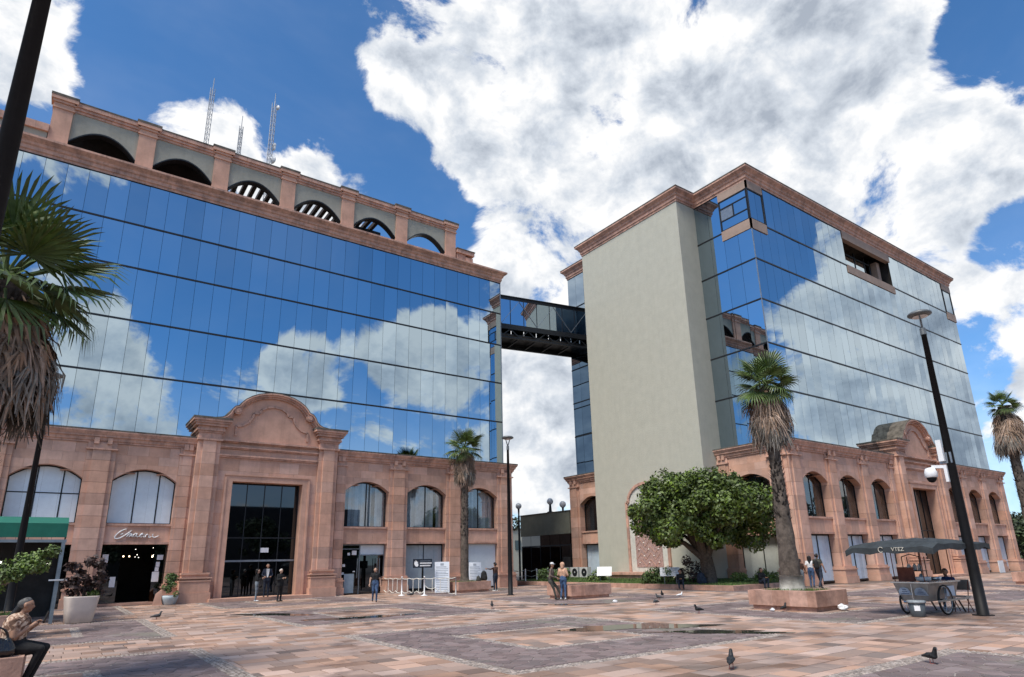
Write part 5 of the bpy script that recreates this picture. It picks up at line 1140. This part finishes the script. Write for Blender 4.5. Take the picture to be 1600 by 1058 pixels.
m = MB(cx_); m.add([(.12, .12, .38), (CLN-.1, .12, .38), (CLN-.1, CWD-.12, .38), (.12, CWD-.12, .38), (0, 0, .88), (CLN, 0, .88), (CLN, CWD, .88), (0, CWD, .88)], [(3,2,1,0),(4,5,6,7),(0,1,5,4),(1,2,6,5),(2,3,7,6),(3,0,4,7)]); m.build('body', CARTM, ct)
m = MB(cx_); m.box(-.05, CLN+.05, -.05, CWD+.05, .885, .92); m.build('counter', STL, ct)
m = MB(cx_); m.box(-.005, .015, .465, .485, .42, .87); m.build('seam', STL, ct)
for b0 in (.06, .50):
    m = MB(lambda b, y, z: cx_(.012+.24*(.88-z)-.035, b, z)); m.prism([(b0, .55), (b0+.38, .55), (b0+.36, .68), (b0+.29, .75), (b0+.18, .77), (b0+.08, .73)], 'y', 0, .01); st = m.build('sticker', STIC, ct)
    m = MB(cx_); 
    for k in range(3): m.box(.012+.24*(.88-(.58+.06*k))-.05, .012+.24*(.88-(.58+.06*k))-.044, b0+.08+.03*k, b0+.3-.03*k, .585+.055*k, .597+.055*k)
    m.build('sticker_print', C_BLUE, ct)
m = MB(cx_); m.prism([(.95, .0)]+[(1.2+.25*math.cos(a*math.pi/8), .0) for a in range(0)] if False else [(.95, -.02), (1.45, -.02), (1.45, -.01), (.95, -.01)], 'z', .5, .78); m.build('sticker', STIC, ct)
def wheel(a, b, rad):
    w_ = thing('tmp', '', ''); bpy.data.objects.remove(w_)
    m = MB(cx_); n = 28
    def ring(r, tr, mt, nm, par):
        m = MB(cx_); k = 6
        vs = [(a+(r+tr*math.cos(2*math.pi*q/k))*math.cos(2*math.pi*p/n), b+tr*math.sin(2*math.pi*q/k), rad+(r+tr*math.cos(2*math.pi*q/k))*math.sin(2*math.pi*p/n)) for p in range(n) for q in range(k)]
        m.add(vs, [(p*k+q, p*k+(q+1) % k, ((p+1) % n)*k+(q+1) % k, ((p+1) % n)*k+q) for p in range(n) for q in range(k)]); return m.build(nm, mt, par, True)
    ty = ring(rad-.03, .03, RUB, 'wheel', ct); ring(rad-.06, .012, STL, 'rim', ty)
    m = MB(cx_); m.tube([(a, b-.05, rad), (a, b+.05, rad)], .035, 8); m.build('hub', STL, ty)
    m = MB(cx_)
    for p in range(14): an = 2*math.pi*p/14; m.tube([(a, b, rad), (a+(rad-.06)*math.cos(an), b, rad+(rad-.06)*math.sin(an))], .003, 4)
    m.build('spokes', STL, ty, kind='stuff')
wheel(.62, -.1, .42); wheel(.35, CWD-.1, .34); 
m = MB(cx_); m.tube([(.62, -.15, .42), (.62, CWD-.1, .42)], .02, 8); m.build('axle', METAL, ct)
m = MB(cx_); m.bar((.1, -.16, .4), (1.95, -.16, .42), .05); m.build('side_rail', CARTM, ct)
m = MB(cx_); m.bar((1.8, .1, .4), (2.15, .1, .0), .035); m.build('prop_leg', METAL, ct); m = MB(cx_); m.bar((1.8, .9, .4), (2.15, .9, .0), .035); m.build('prop_leg', METAL, ct)
for a, b in ((.05, CWD-.05), (.05, .1), (CLN-.1, .1), (CLN-.1, CWD-.05)): m = MB(cx_); m.tube([(a, b, .92), (a, b, 2.02)], .014, 6); m.build('canopy_pole', RUST, ct)
# canopy: slack sheet with a ridge and a hanging edge
m = MB(cx_); nn = 10; vs = []
for i in range(nn+1):
    for k in range(nn+1):
        a = -1.0+3.5*i/nn; b = -.75+2.45*k/nn; z = 2.02+.14*math.sin(math.pi*i/nn)*math.sin(math.pi*k/nn)+.02*math.sin(i*2.3+k*1.7)-(.12 if i == 0 else 0)-.05*(k in (0, nn))
        vs.append((a, b, z))
m.add(vs, [(i*(nn+1)+k, (i+1)*(nn+1)+k, (i+1)*(nn+1)+k+1, i*(nn+1)+k+1) for i in range(nn) for k in range(nn)])
e = [(0, k) for k in range(nn+1)], [(nn, k) for k in range(nn+1)], [(i, 0) for i in range(nn+1)], [(i, nn) for i in range(nn+1)]
for ed in e:
    t_ = [vs[i*(nn+1)+k] for i, k in ed]; bt = [(p[0], p[1], p[2]-.16-.03*math.sin(q*1.9)) for q, p in enumerate(t_)]
    m.add(t_+bt, [(q, q+1, len(t_)+q+1, len(t_)+q) for q in range(len(t_)-1)])
cn = m.build('canopy', CANV, ct); sd = cn.modifiers.new('thick', 'SOLIDIFY'); sd.thickness = .012
def text_mesh(name, body, size, mtx, material, parent=None, ext=.004, shear=0):
    cu = bpy.data.curves.new('t', 'FONT'); cu.body = body; cu.size = size; cu.extrude = ext; cu.align_x = 'CENTER'; cu.align_y = 'CENTER'; cu.shear = shear; o = bpy.data.objects.new('t', cu); COL.objects.link(o)
    dg = bpy.context.evaluated_depsgraph_get(); me = bpy.data.meshes.new_from_object(o.evaluated_get(dg)); bpy.data.objects.remove(o); me.transform(mtx); me.materials.clear(); me.materials.append(material); return link(name, me, parent)
def frame_m(o, x, z): x = Vector(x).normalized(); z = Vector(z).normalized(); y = z.cross(x); return Matrix(((x.x, y.x, z.x, o[0]), (x.y, y.y, z.y, o[1]), (x.z, y.z, z.z, o[2]), (0, 0, 0, 1)))
cb3 = Vector((CB.x, CB.y, 0)); ca3 = Vector((CA.x, CA.y, 0))
TXT = mat('faded_print', (.55, .52, .44), .7)
text_mesh('canopy_lettering', 'VTEZ', .15, frame_m(Vector(cx_(-1.02, .15, 1.84)), -cb3, -ca3), TXT, ct)
m = MB(cx_); m.tube([(-1.02, .62-.07*math.cos(a), 1.84+.075*math.sin(a)) for a in (.6, 1.2, 1.8, 2.4, 3.0, 3.6, 4.2, 4.8, 5.4)], .011, 6); m.build('canopy_swash', TXT, ct)
# things on the counter
tag(MB(cx_).box(.25, .3, .45, .92, .93, 1.32).build('red_lid_board', RUST), 'brown-red board standing on the food cart counter', 'board')
t2 = thing('cart_shelf', 'dark metal rack with jars and bottles on the food cart counter', 'rack', cx_(.8, .75, .92)); m = MB(cx_)
for b in (.45, .95): m.tube([(.7, b, .92), (.7, b, 1.62)], .014, 6); m.tube([(1.0, b, .92), (1.0, b, 1.62)], .014, 6)
m.tube([(.7, .45, 1.62), (.7, .7, 1.7), (.7, .95, 1.62)], .014, 6); m.box(.66, 1.04, .43, .97, 1.2, 1.22); m.build('frame', METAL, t2)
for k, (a, b, z, c_) in enumerate(((.78, .52, 1.22, WHITE), (.8, .66, 1.22, PLAS), (.78, .82, 1.22, WHITE), (.9, .58, .93, PLAS), (.8, .8, .93, METAL))): m = MB(cx_); m.lathe([(.05, 0), (.055, .02), (.055, .14), (.03, .17), (.03, .2), (0, .2)], (a, b, z), 12); m.build('jar', c_, t2, True)
tag(MB(cx_).lathe([(.13, .93), (.19, .96), (.2, 1.05), (.17, 1.06), (.0, 1.06)], (.32, .25, 0), 16).build('plastic_tub', PLAS, None, True), 'clear plastic tub heaped on the food cart counter', 'tub')
tag(MB(cx_).lathe([(.1, .93), (.16, .95), (.18, 1.03), (.0, 1.03)], (1.2, .35, 0), 16).build('metal_bowl', STL, None, True), 'steel bowl on the food cart counter in front of the vendor', 'bowl')
bk = thing('bucket', 'grey plastic bucket with lid and white sticker in front of the food cart', 'bucket', (20.12, 8.72, 0)); m = MB(); m.lathe([(.165, 0), (.18, .02), (.215, .4), (.0, .4)], n=20); m.build('pail', mat('grey_plastic', (.075, .09, .10), .5, .1, 6), bk, True, True)
m = MB(); m.lathe([(.23, .37), (.24, .38), (.24, .43), (.2, .445), (0, .445)], n=20); m.build('lid', mat('pale_grey_plastic', (.25, .28, .30), .5), bk, True, True)
a_ = math.atan2(-8.72, -20.12); m = MB(); m.add([(math.cos(a_+d)*.208, math.sin(a_+d)*.208, z) for d, z in ((-.35, .17), (.0, .17), (.35, .17), (.35, .31), (0, .31), (-.35, .31))], [(0, 1, 4, 5), (1, 2, 3, 4)]); m.build('sticker', WHITE, bk, local=True)
chs = thing('chair', 'folding steel chair at the back of the food cart', 'chair', cx_(2.05, .1, 0)); m = MB(cx_); m.box(1.9, 2.25, -.1, .3, .43, .46); m.build('seat', CARTM, chs); m = MB(cx_); m.box(2.24, 2.27, -.1, .3, .62, .92); m.build('backrest', CARTM, chs)
for p, q in (((1.92, -.08, .43), (2.25, -.08, 0)), ((1.92, .28, .43), (2.25, .28, 0)), ((2.26, -.08, .92), (1.9, -.08, 0)), ((2.26, .28, .92), (1.9, .28, 0))): m = MB(cx_); m.tube([p, q], .014, 6); m.build('leg', RUST, chs)

# ------------------------------------------------------------------ restaurant front
SIGNW = mat('white_sign_letter', (.8, .8, .78), .4)
sg = lambda u, v: (3.35+(u-800)*.00178, 38.2+.055, 3.46-(v-330)*.00178)
sgn_ = thing('restaurant_sign', 'white script lettering on the stone panel above the restaurant entrance', 'sign', (3.35, 38.25, 3.2))
for st in ([(500,170),(430,195),(340,250),(270,330),(232,400),(245,432),(290,446),(360,430),(440,375),(520,315),(590,255),(640,200)], [(360,326),(400,318),(440,290)], [(520,390),(560,340),(600,290),(640,290),(585,395)], [(585,395),(640,310),(655,310),(640,380),(660,395),(700,370)],
           [(790,300),(740,292),(690,340),(680,395),(720,395),(780,305),(765,385),(790,402),(830,370)], [(840,350),(900,330),(935,300),(915,288),(870,320),(850,385),(885,405),(930,370)], [(965,300),(955,400)], [(990,400),(1005,350),(1030,320),(1060,318)], [(1090,330),(1080,400),(1115,408),(1160,375)], [(1160,330),(1200,305)], [(1190,330),(1175,370),(1215,410),(1270,395),(1310,375),(1340,345)]):
    m = MB(); m.tube([sg(*p) for p in st], [.02]+[.034]*(len(st)-2)+[.018], 6); m.build('letter_stroke', SIGNW, sgn_, True)
BULB = mat('warm_bulb', (1, .74, .45), .5, 0, 1, emit=4); BULBW = mat('white_bulb', (1, .93, .8), .5, 0, 1, emit=2.5)
r = random.Random(5)
for k in range(20):
    x, y, z = r.uniform(2.0, 4.7), r.uniform(39.4, 43), 0; z = r.uniform(2.35, 2.95)
    if k in (4, 9, 13, 14): z = 2.42
    big = k in (4, 9, 13, 14); th = thing('hanging_bulb', 'lit warm hanging bulb inside the dark restaurant doorway' if big else 'small lit hanging bulb inside the dark restaurant doorway', 'lamp', (x, y, z), 0, 'warm bulbs in the restaurant' if big else 'small bulbs in the restaurant')
    m = MB(); m.ball((0, 0, 0), .036 if big else .018, 10, 8); m.build('bulb', BULB if big else BULBW, th, True, True); m = MB(); m.tube([(0, 0, .03), (0, 0, 3.2-z)], .005, 4); m.build('cord', BLACK, th, local=True)
# patio pergola with green canopy
pt = thing('patio_shelter', 'grey steel patio frame with green canvas canopy at the left edge', 'shelter', (-2, 29, 0)); PF = mat('painted_grey_steel', (.22, .27, .30), .5, .08, 5, metal=.2)
for x, y in ((.19, 27.93), (-4.6, 27.93), (.19, 32.6), (-4.6, 32.6)): m = MB(); m.box(x-.055, x+.055, y-.055, y+.055, 0, 2.72); m.build('post', PF, pt)
m = MB(); m.box(-4.7, .27, 27.87, 27.99, 2.722, 2.82); m.build('beam', PF, pt); m = MB(); m.box(.14, .25, 27.99, 32.6, 2.722, 2.82); m.build('beam', PF, pt)
GRN = mat('green_canvas', (.012, .14, .095), .75, .06, 3)
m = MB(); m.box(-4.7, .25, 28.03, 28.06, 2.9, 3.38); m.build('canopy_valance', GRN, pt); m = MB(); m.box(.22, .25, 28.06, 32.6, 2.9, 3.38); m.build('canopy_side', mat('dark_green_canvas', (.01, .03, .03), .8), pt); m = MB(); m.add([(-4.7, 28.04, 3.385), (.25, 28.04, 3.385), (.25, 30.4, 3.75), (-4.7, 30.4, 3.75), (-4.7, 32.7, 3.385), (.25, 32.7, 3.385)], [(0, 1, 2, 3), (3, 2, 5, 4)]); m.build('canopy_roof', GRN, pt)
m = MB(); m.box(-4.6, .2, 32.64, 32.7, 0, 2.9); m.build('rear_screen', DARKIN, pt)
m = MB(); m.box(-.06, .5, 27.84, 27.86, 1.42, 1.47); m.build('cross_plate', WHITE, pt)
for k, (x, y, z) in enumerate(((-.9, 30.2, 2.15), (-1.3, 30.5, 1.9), (-.5, 30, 2.2), (-1.6, 30.4, 2.1), (-1.1, 29.8, 1.75), (-.2, 30.3, 2.0))):
    th = thing('hanging_bulb', 'small lit bulb hanging under the green canopy', 'lamp', (x, y, z), 0, 'bulbs under the green canopy'); m = MB(); m.ball((0, 0, 0), .035, 10, 8); m.build('bulb', BULBW, th, True, True); m = MB(); m.tube([(0, 0, .03), (0, 0, 3.3-z)], .005, 4); m.build('cord', BLACK, th, local=True)
# leaning tree in the planter behind the seated woman
lt = thing('leaning_tree', 'leaning multi-stemmed tree with yellow-green leaves in the planter by the patio', 'tree', (-1.75, 23.6, .57)); lt.scale = (.82, .82, .78); r = random.Random(9); m = MB(); ends = []
for k in range(7):
    e_ = Vector((.5+.22*k+r.uniform(-.2, .2), r.uniform(-.4, .4), 1.15+.14*k+r.uniform(-.2, .2))); m.tube([(0, 0, 0), tuple(e_*.45+Vector((0, 0, .1))), tuple(e_)], [.05, .03, .012], 6); ends.append(e_)
m.build('trunk', mat('pale_bark', (.30, .25, .20), .9, .2, 9), lt, True, True)
cs = [tuple(e_+Vector((r.uniform(-.3, .35), r.uniform(-.3, .3), r.uniform(-.05, .3)))) for e_ in ends for _ in range(4)]+[(.1, 0, .35), (.3, .2, .45), (-.3, 0, .4)]
link('crown', leaf_mesh('crown', leaves(cs, [.27]*len(cs), 120, .065, 9), LEAF_L), lt, True)
# pots
po = thing('plant_pot', 'large tapered cream pot with dark red plant beside the patio', 'plant pot', (.98, 27.75, 0), R(8)); POTM = mat('cream_concrete', (.62, .53, .46), .8, .05, 3, .2, 30)
def squircle(r_, z, n=36): return [(math.copysign(abs(math.cos(2*math.pi*k/n))**.45, math.cos(2*math.pi*k/n))*r_, math.copysign(abs(math.sin(2*math.pi*k/n))**.45, math.sin(2*math.pi*k/n))*r_, z) for k in range(n)]
m = MB(); rings = [squircle(q, z) for q, z in ((.36, 0), (.40, .03), (.45, .45), (.5, .84), (.5, .88), (.44, .88), (.42, .8))]; n = 36
m.add([p for q in rings for p in q], [(i*n+k, i*n+(k+1) % n, (i+1)*n+(k+1) % n, (i+1)*n+k) for i in range(6) for k in range(n)]+[tuple(range(6*n, 7*n))]); m.build('pot', POTM, po, True, True)
r = random.Random(4); cs = [(r.uniform(-.55, .55), r.uniform(-.4, .4), r.uniform(1.0, 2.15)) for _ in range(34)]; link('foliage', leaf_mesh('foliage', leaves(cs, [.2]*34, 34, .085, 14, shell=.2), LEAF_D), po, True)
m = MB()
for c in cs[:16]: m.tube([(c[0]*.3, c[1]*.3, .7), (c[0]*.6, c[1]*.6, 1.2), c], [.02, .014, .006], 5)
m.build('stems', BARK, po, local=True); cs = [(.35, -.25, .95), (.2, -.3, .9), (.42, -.1, .98)]; link('trailing_plant', leaf_mesh('trailing_plant', leaves(cs, [.16]*3, 90, .05, 15), LEAF_L), po, True)
p2 = thing('plant_pot', 'small pale blue-grey pot with green shrub beside the restaurant doorway', 'plant pot', (5.02, 37.1, 0)); m = MB(); m.lathe([(.24, 0), (.3, .04), (.38, .3), (.4, .44), (.36, .44), (.34, .38), (0, .38)], n=20); m.build('pot', mat('pale_blue_grey_pot', (.42, .49, .52), .5, .06, 4), p2, True, True)
r = random.Random(6); cs = [(r.gauss(0, .17), r.gauss(0, .17), .5+r.random()*.95) for _ in range(22)]; link('foliage', leaf_mesh('foliage', leaves([(x*(1.6-z*.75), y*(1.6-z*.75), z) for x, y, z in cs], [.17]*22, 70, .05, 16), SHRUB), p2, True)
tag(MB().add([(4.25,36.9,0),(4.65,36.9,0),(4.65,37.3,0),(4.3,37.3,0),(4.35,36.95,.55),(4.62,36.95,.75),(4.6,37.25,.72),(4.38,37.25,.5)], [(3,2,1,0),(4,5,6,7),(0,1,5,4),(1,2,6,5),(2,3,7,6),(3,0,4,7)]).build('rough_stone', STONE), 'rough brown stone left of the small blue-grey pot', 'stone')

# ------------------------------------------------------------------ queue posts, sign and posters by the palm
def stanchion(label, x, y):
    th = thing('queue_post', label, 'queue post', (x, y, 0), 0, 'white queue posts'); m = MB(); m.lathe([(.2, 0), (.2, .02), (.06, .06), (.035, .08)], n=16); m.build('base', WHITE, th, True, True); m = MB(); m.tube([(0, 0, .06), (0, 0, .98)], .035, 10); m.ball((0, 0, 1.0), .045, 10, 6); m.build('post', WHITE, th, True, True)
SP = [(16.2, 36.2), (16.25, 33.9), (17.05, 32.7), (18.6, 31.9)]
for p, lab in zip(SP[1:3], ('white queue post nearest the walking woman, with white chain', 'white queue post below the black sign, with white chain')): stanchion(lab, *p)
tag(MB().tube([(SP[3][0], SP[3][1], 0), (SP[3][0], SP[3][1], .95)], .035, 8).build('grey_post', mat('grey_plastic_post', (.42, .4, .38), .6), None, True), 'short grey post at the end of the white chain, left of the stone planter', 'post')
CHAIN = mat('cream_chain', (.72, .70, .62), .6)
for i, (a, b) in enumerate(zip(SP, SP[1:])):
    ch = thing('plastic_chain', ('cream chain from the wall to the first white queue post', 'cream chain hanging between the two white queue posts', 'cream chain from the second queue post to the grey post')[i], 'chain', (*a, .9))
    L_ = 9
    for z0, sag, nm in ((.93, .05, 'upper_chain'), (.25, .12, 'lower_chain')):
        m = MB(); m.tube([(a[0]+(b[0]-a[0])*k/L_, a[1]+(b[1]-a[1])*k/L_, (z0 if i < 2 or nm == 'upper_chain' else .55-.05*k)-sag*math.sin(math.pi*(k*3 % L_)/L_)) for k in range(L_+1)], .022, 5); m.build(nm, CHAIN, ch)
    for k in range(1, 4):
        t = k/4; x, y = a[0]+(b[0]-a[0])*t, a[1]+(b[1]-a[1])*t; m = MB(); m.tube([(x, y, .9), (x, y, .22)], .02, 5); m.build('hanging_chain', CHAIN, ch)
sp_ = thing('post_sign', 'black sign with white emblem and lettering on a black post', 'sign', (17.75, 34.3, 0)); fx_ = lambda u, y, z: (17.75+u*.9, 34.3-u*.42+y, z)
m = MB(); m.tube([(17.75, 34.34, 0), (17.75, 34.34, 1.62)], .04, 8); m.build('post', BLACK, sp_); m = MB(fx_); m.box(-.56, .56, 0, .03, 1.48, 1.98); m.build('panel', mat('sign_navy_black', (.012, .018, .03), .5), sp_)
for k, (z, w_, hh) in enumerate(((1.86, .62, .035), (1.74, .66, .07), (1.6, .58, .07))):
    r = random.Random(k); m = MB(fx_); x = -.16
    while x < -.16+w_:
        q = r.uniform(.025, .045); m.box(x, x+q, -.006, -.001, z-hh/2, z+hh/2); x += q+.012
    m.build('lettering', WHITE if k else GREYM, sp_)
m = MB(fx_); m.prism([(-.50, 1.72), (-.47, 1.86), (-.43, 1.80), (-.41, 1.92), (-.36, 1.84), (-.26, 1.80), (-.33, 1.76), (-.27, 1.72), (-.25, 1.62), (-.31, 1.55), (-.40, 1.56), (-.46, 1.62)], 'y', -.006, -.001); m.build('emblem', WHITE, sp_)
POST = mat('white_poster', (.72, .76, .80), .6, .03, 4)
def poster(label, x, y, rz, w_, h_, lean):
    th = thing('poster_board', label, 'poster', (x, y, 0), rz, 'large white posters'); q = lambda a, b, c: (a, b+c*math.sin(lean), c*math.cos(lean)+.06)
    m = MB(q); m.box(-w_/2, w_/2, 0, .03, 0, h_); m.build('board', POST, th, local=True); r = random.Random(int(x*10)); m = MB(q); PRT = mat('grey_print', (.35, .38, .42), .6)
    m.box(-.1, .1, -.005, -.001, h_-.22, h_-.08)
    for k in range(15): z = h_-.32-k*.098; m.box(-w_*.42, w_*(.42-.25*r.random()*(k % 3 == 0)), -.005, -.001, z, z+(.03 if k % 4 else .045))
    m.build('print', PRT, th, local=True, kind='stuff'); m = MB(); m.bar((-w_*.35, .35, 0), (-w_*.35, h_*.8*math.sin(lean)+.04, h_*.8), .04); m.bar((w_*.35, .35, 0), (w_*.35, h_*.8*math.sin(lean)+.04, h_*.8), .04); m.build('strut', GREYM, th, local=True)
poster('tall white poster of small print left of the stone planter', 18.9, 34.0, R(-24), .86, 1.75, R(8)); poster('tall white poster of small print the man points at', 22.15, 35.4, R(-14), .85, 1.7, R(12))
def pack(label, x, y, z, s, rz, col): 
    m = MB(); capsule(m, (0, 0, .16*s), .17*s, (0, 0, .34*s), .14*s); capsule(m, (0, -.12*s, .12*s), .09*s, (0, -.12*s, .22*s), .08*s); th = thing('backpack', label, 'bag', (x, y, z), rz); link('bag', remeshed(m, .02), th, True).data.materials.append(col); m = MB(); m.tube([(-.06*s, 0, .46*s), (0, 0, .53*s), (.06*s, 0, .46*s)], .012, 6); m.build('loop', BLACK, th, True, True)
pack('black backpack on the stone planter in front of the white poster', 21.95, 34.2, .57, 1.3, 0, C_BLK); pack('dark bag lying on the stone planter beside the palm trunk', 21.35, 33.9, .55, .8, 1, C_OLV); pack('dark blue bundle on the lawn at the foot of the tree', 30.3, 24.3, .2, 1.5, .5, C_DKJ)

# ------------------------------------------------------------------ pigeons and litter
PG = mat('pigeon_grey', (.05, .055, .06), .6, .4, 25); PGD = mat('pigeon_dark', (.02, .021, .022), .6, .4, 25); PINKF = mat('pigeon_feet', (.35, .12, .1), .6)
def pigeon(label, x, y, rz, s=1.0, col=PG, peck=False, g='pigeons on the paving'):
    th = thing('pigeon', label, 'pigeon', (x, y, 0), rz, g); m = MB(); capsule(m, (.0, -.07, .12), .05, (0, .06, .115), .045); capsule(m, (0, .06, .115), .04, (0, .2, .09), .014)
    hz = (0, -.15, .1) if peck else (0, -.12, .235); capsule(m, (0, -.08, .14), .042, hz, .026); capsule(m, hz, .026, (hz[0], hz[1]-.012, hz[2]), .025)
    for q in (-1, 1): capsule(m, (.04*q, -.05, .13), .025, (.03*q, .13, .105), .012)
    me = remeshed(m, .011, 3); o = link('body', me, th, True); me.materials.append(col); m = MB(); m.tube([(hz[0], hz[1]-.025, hz[2]), (hz[0], hz[1]-.055, hz[2]-.012)], [.008, .003], 6); m.build('beak', GREYM, th, local=True)
    for q in (-1, 1): m = MB(); m.tube([(.025*q, 0, .08), (.025*q, .005, .01)], .006, 5); m.box(.015*q-.012, .015*q+.022, -.035, .02, .0, .008); m.build('leg', PINKF, th, local=True)
    th.scale = (s,)*3
for a in (('dark pigeon standing alone on the tan tiles, nearest the camera', 9.2, 6.95, R(120), 1.12, PGD), ('dark pigeon on the purple paving at the bottom right', 11.93, 5.1, R(-30), 1.05, PGD), ('dark long-tailed bird on the tiles left of the big planter', 17.3, 14.1, R(-100), 1.1, PGD), ('pecking pigeon nearest of the four in front of the lawn', 19.37, 17.8, R(-80), 1.1, PG, True), ('pale-necked pigeon, leftmost of the four in front of the lawn', 21.8, 19.85, R(200), 1.0, PG), ('pigeon with raised tail beside the pale-necked one', 23.2, 20.9, R(-60), 1.2, PGD), ('whitish pigeon rightmost of the four in front of the lawn', 23.7, 20.3, R(60), .9, WHITE),
          ('dark pigeon by the white paper scrap at the big planter', 19.55, 12.5, R(90), 1.05, PGD), ('grey and white pigeon in front of the restaurant', 3.3, 26.9, R(100), 1.1, PG), ('brown pigeon below the white queue posts', 16.1, 32.4, R(80), 1.2, PG), ('lone dark pigeon in front of the lamp post under the bridge', 14.1, 21.4, R(150), 1.1, PGD)): pigeon(*a)
def crumple(label, x, y, s, seed, cat='litter', name='crumpled_paper'):
    r = random.Random(seed); m = MB(); m.ball((0, 0, s*.5), (s, s*.7, s*.5), 9, 6); m.v = [(p[0]*r.uniform(.75, 1.2), p[1]*r.uniform(.75, 1.2), max(0, p[2]*r.uniform(.7, 1.25))) for p in m.v]; o = m.build(name, WHITE); o.location = (x, y, 0); tag(o, label, cat)
crumple('white plastic bag lying against the right side of the big planter', 20.95, 11.3, .19, 1, 'bag', 'plastic_bag'); crumple('white paper scrap left of the big planter', 19.3, 12.75, .1, 2); crumple('white paper scrap right of the couple at the puddle end', 19.2, 19.9, .11, 3)
tag(MB().box(63.3, 64.4, 20.6, 20.64, .0, .95).build('white_notice_board', WHITE), 'small white board leaning on a pedestal at the far right', 'board')

# ------------------------------------------------------------------ what stands behind the viewpoint and shows only in the glass
rb = thing('plaza_building', 'dark low building seen mirrored in the portal glass', 'building', (14, -52, 0))
MB().box(-30, 30, -62, -52, 0, 7.5).build('wall', mat('dark_render', (.13, .12, .11), .9, .1, 1), rb); MB().box(20, 52, -66, -52.5, 0, 13).build('taller_wing', mat('dark_render_b', (.09, .085, .085), .9, .1, 1), rb)
for k in range(10): MB().box(-27+k*5.4, -24+k*5.4, -51.98, -51.9, 3.8, 6.2).build('window', DARKGL, rb)
for k, (x, y, q) in enumerate(((-8, -40, 1.1), (2, -44, .9), (9, -41, 1.2), (17, -46, 1.0), (30, -43, 1.25), (44, -40, 1.0), (-22, -42, 1.2), (62, -30, 1.3), (76, -22, 1.3), (92, -30, 1.4), (108, -18, 1.4), (125, -22, 1.5))):
    blob_tree('plaza_tree', 'dark tree across the plaza, seen only mirrored in the ground-floor glass', 'tree', (x, y, 0), (3.8*q, 3.6*q, 3*q), 5.2*q, 30, 1.2, 90, .28, 60+k, 2.6, .3, FARLEAF, 'trees mirrored in the ground-floor glass')
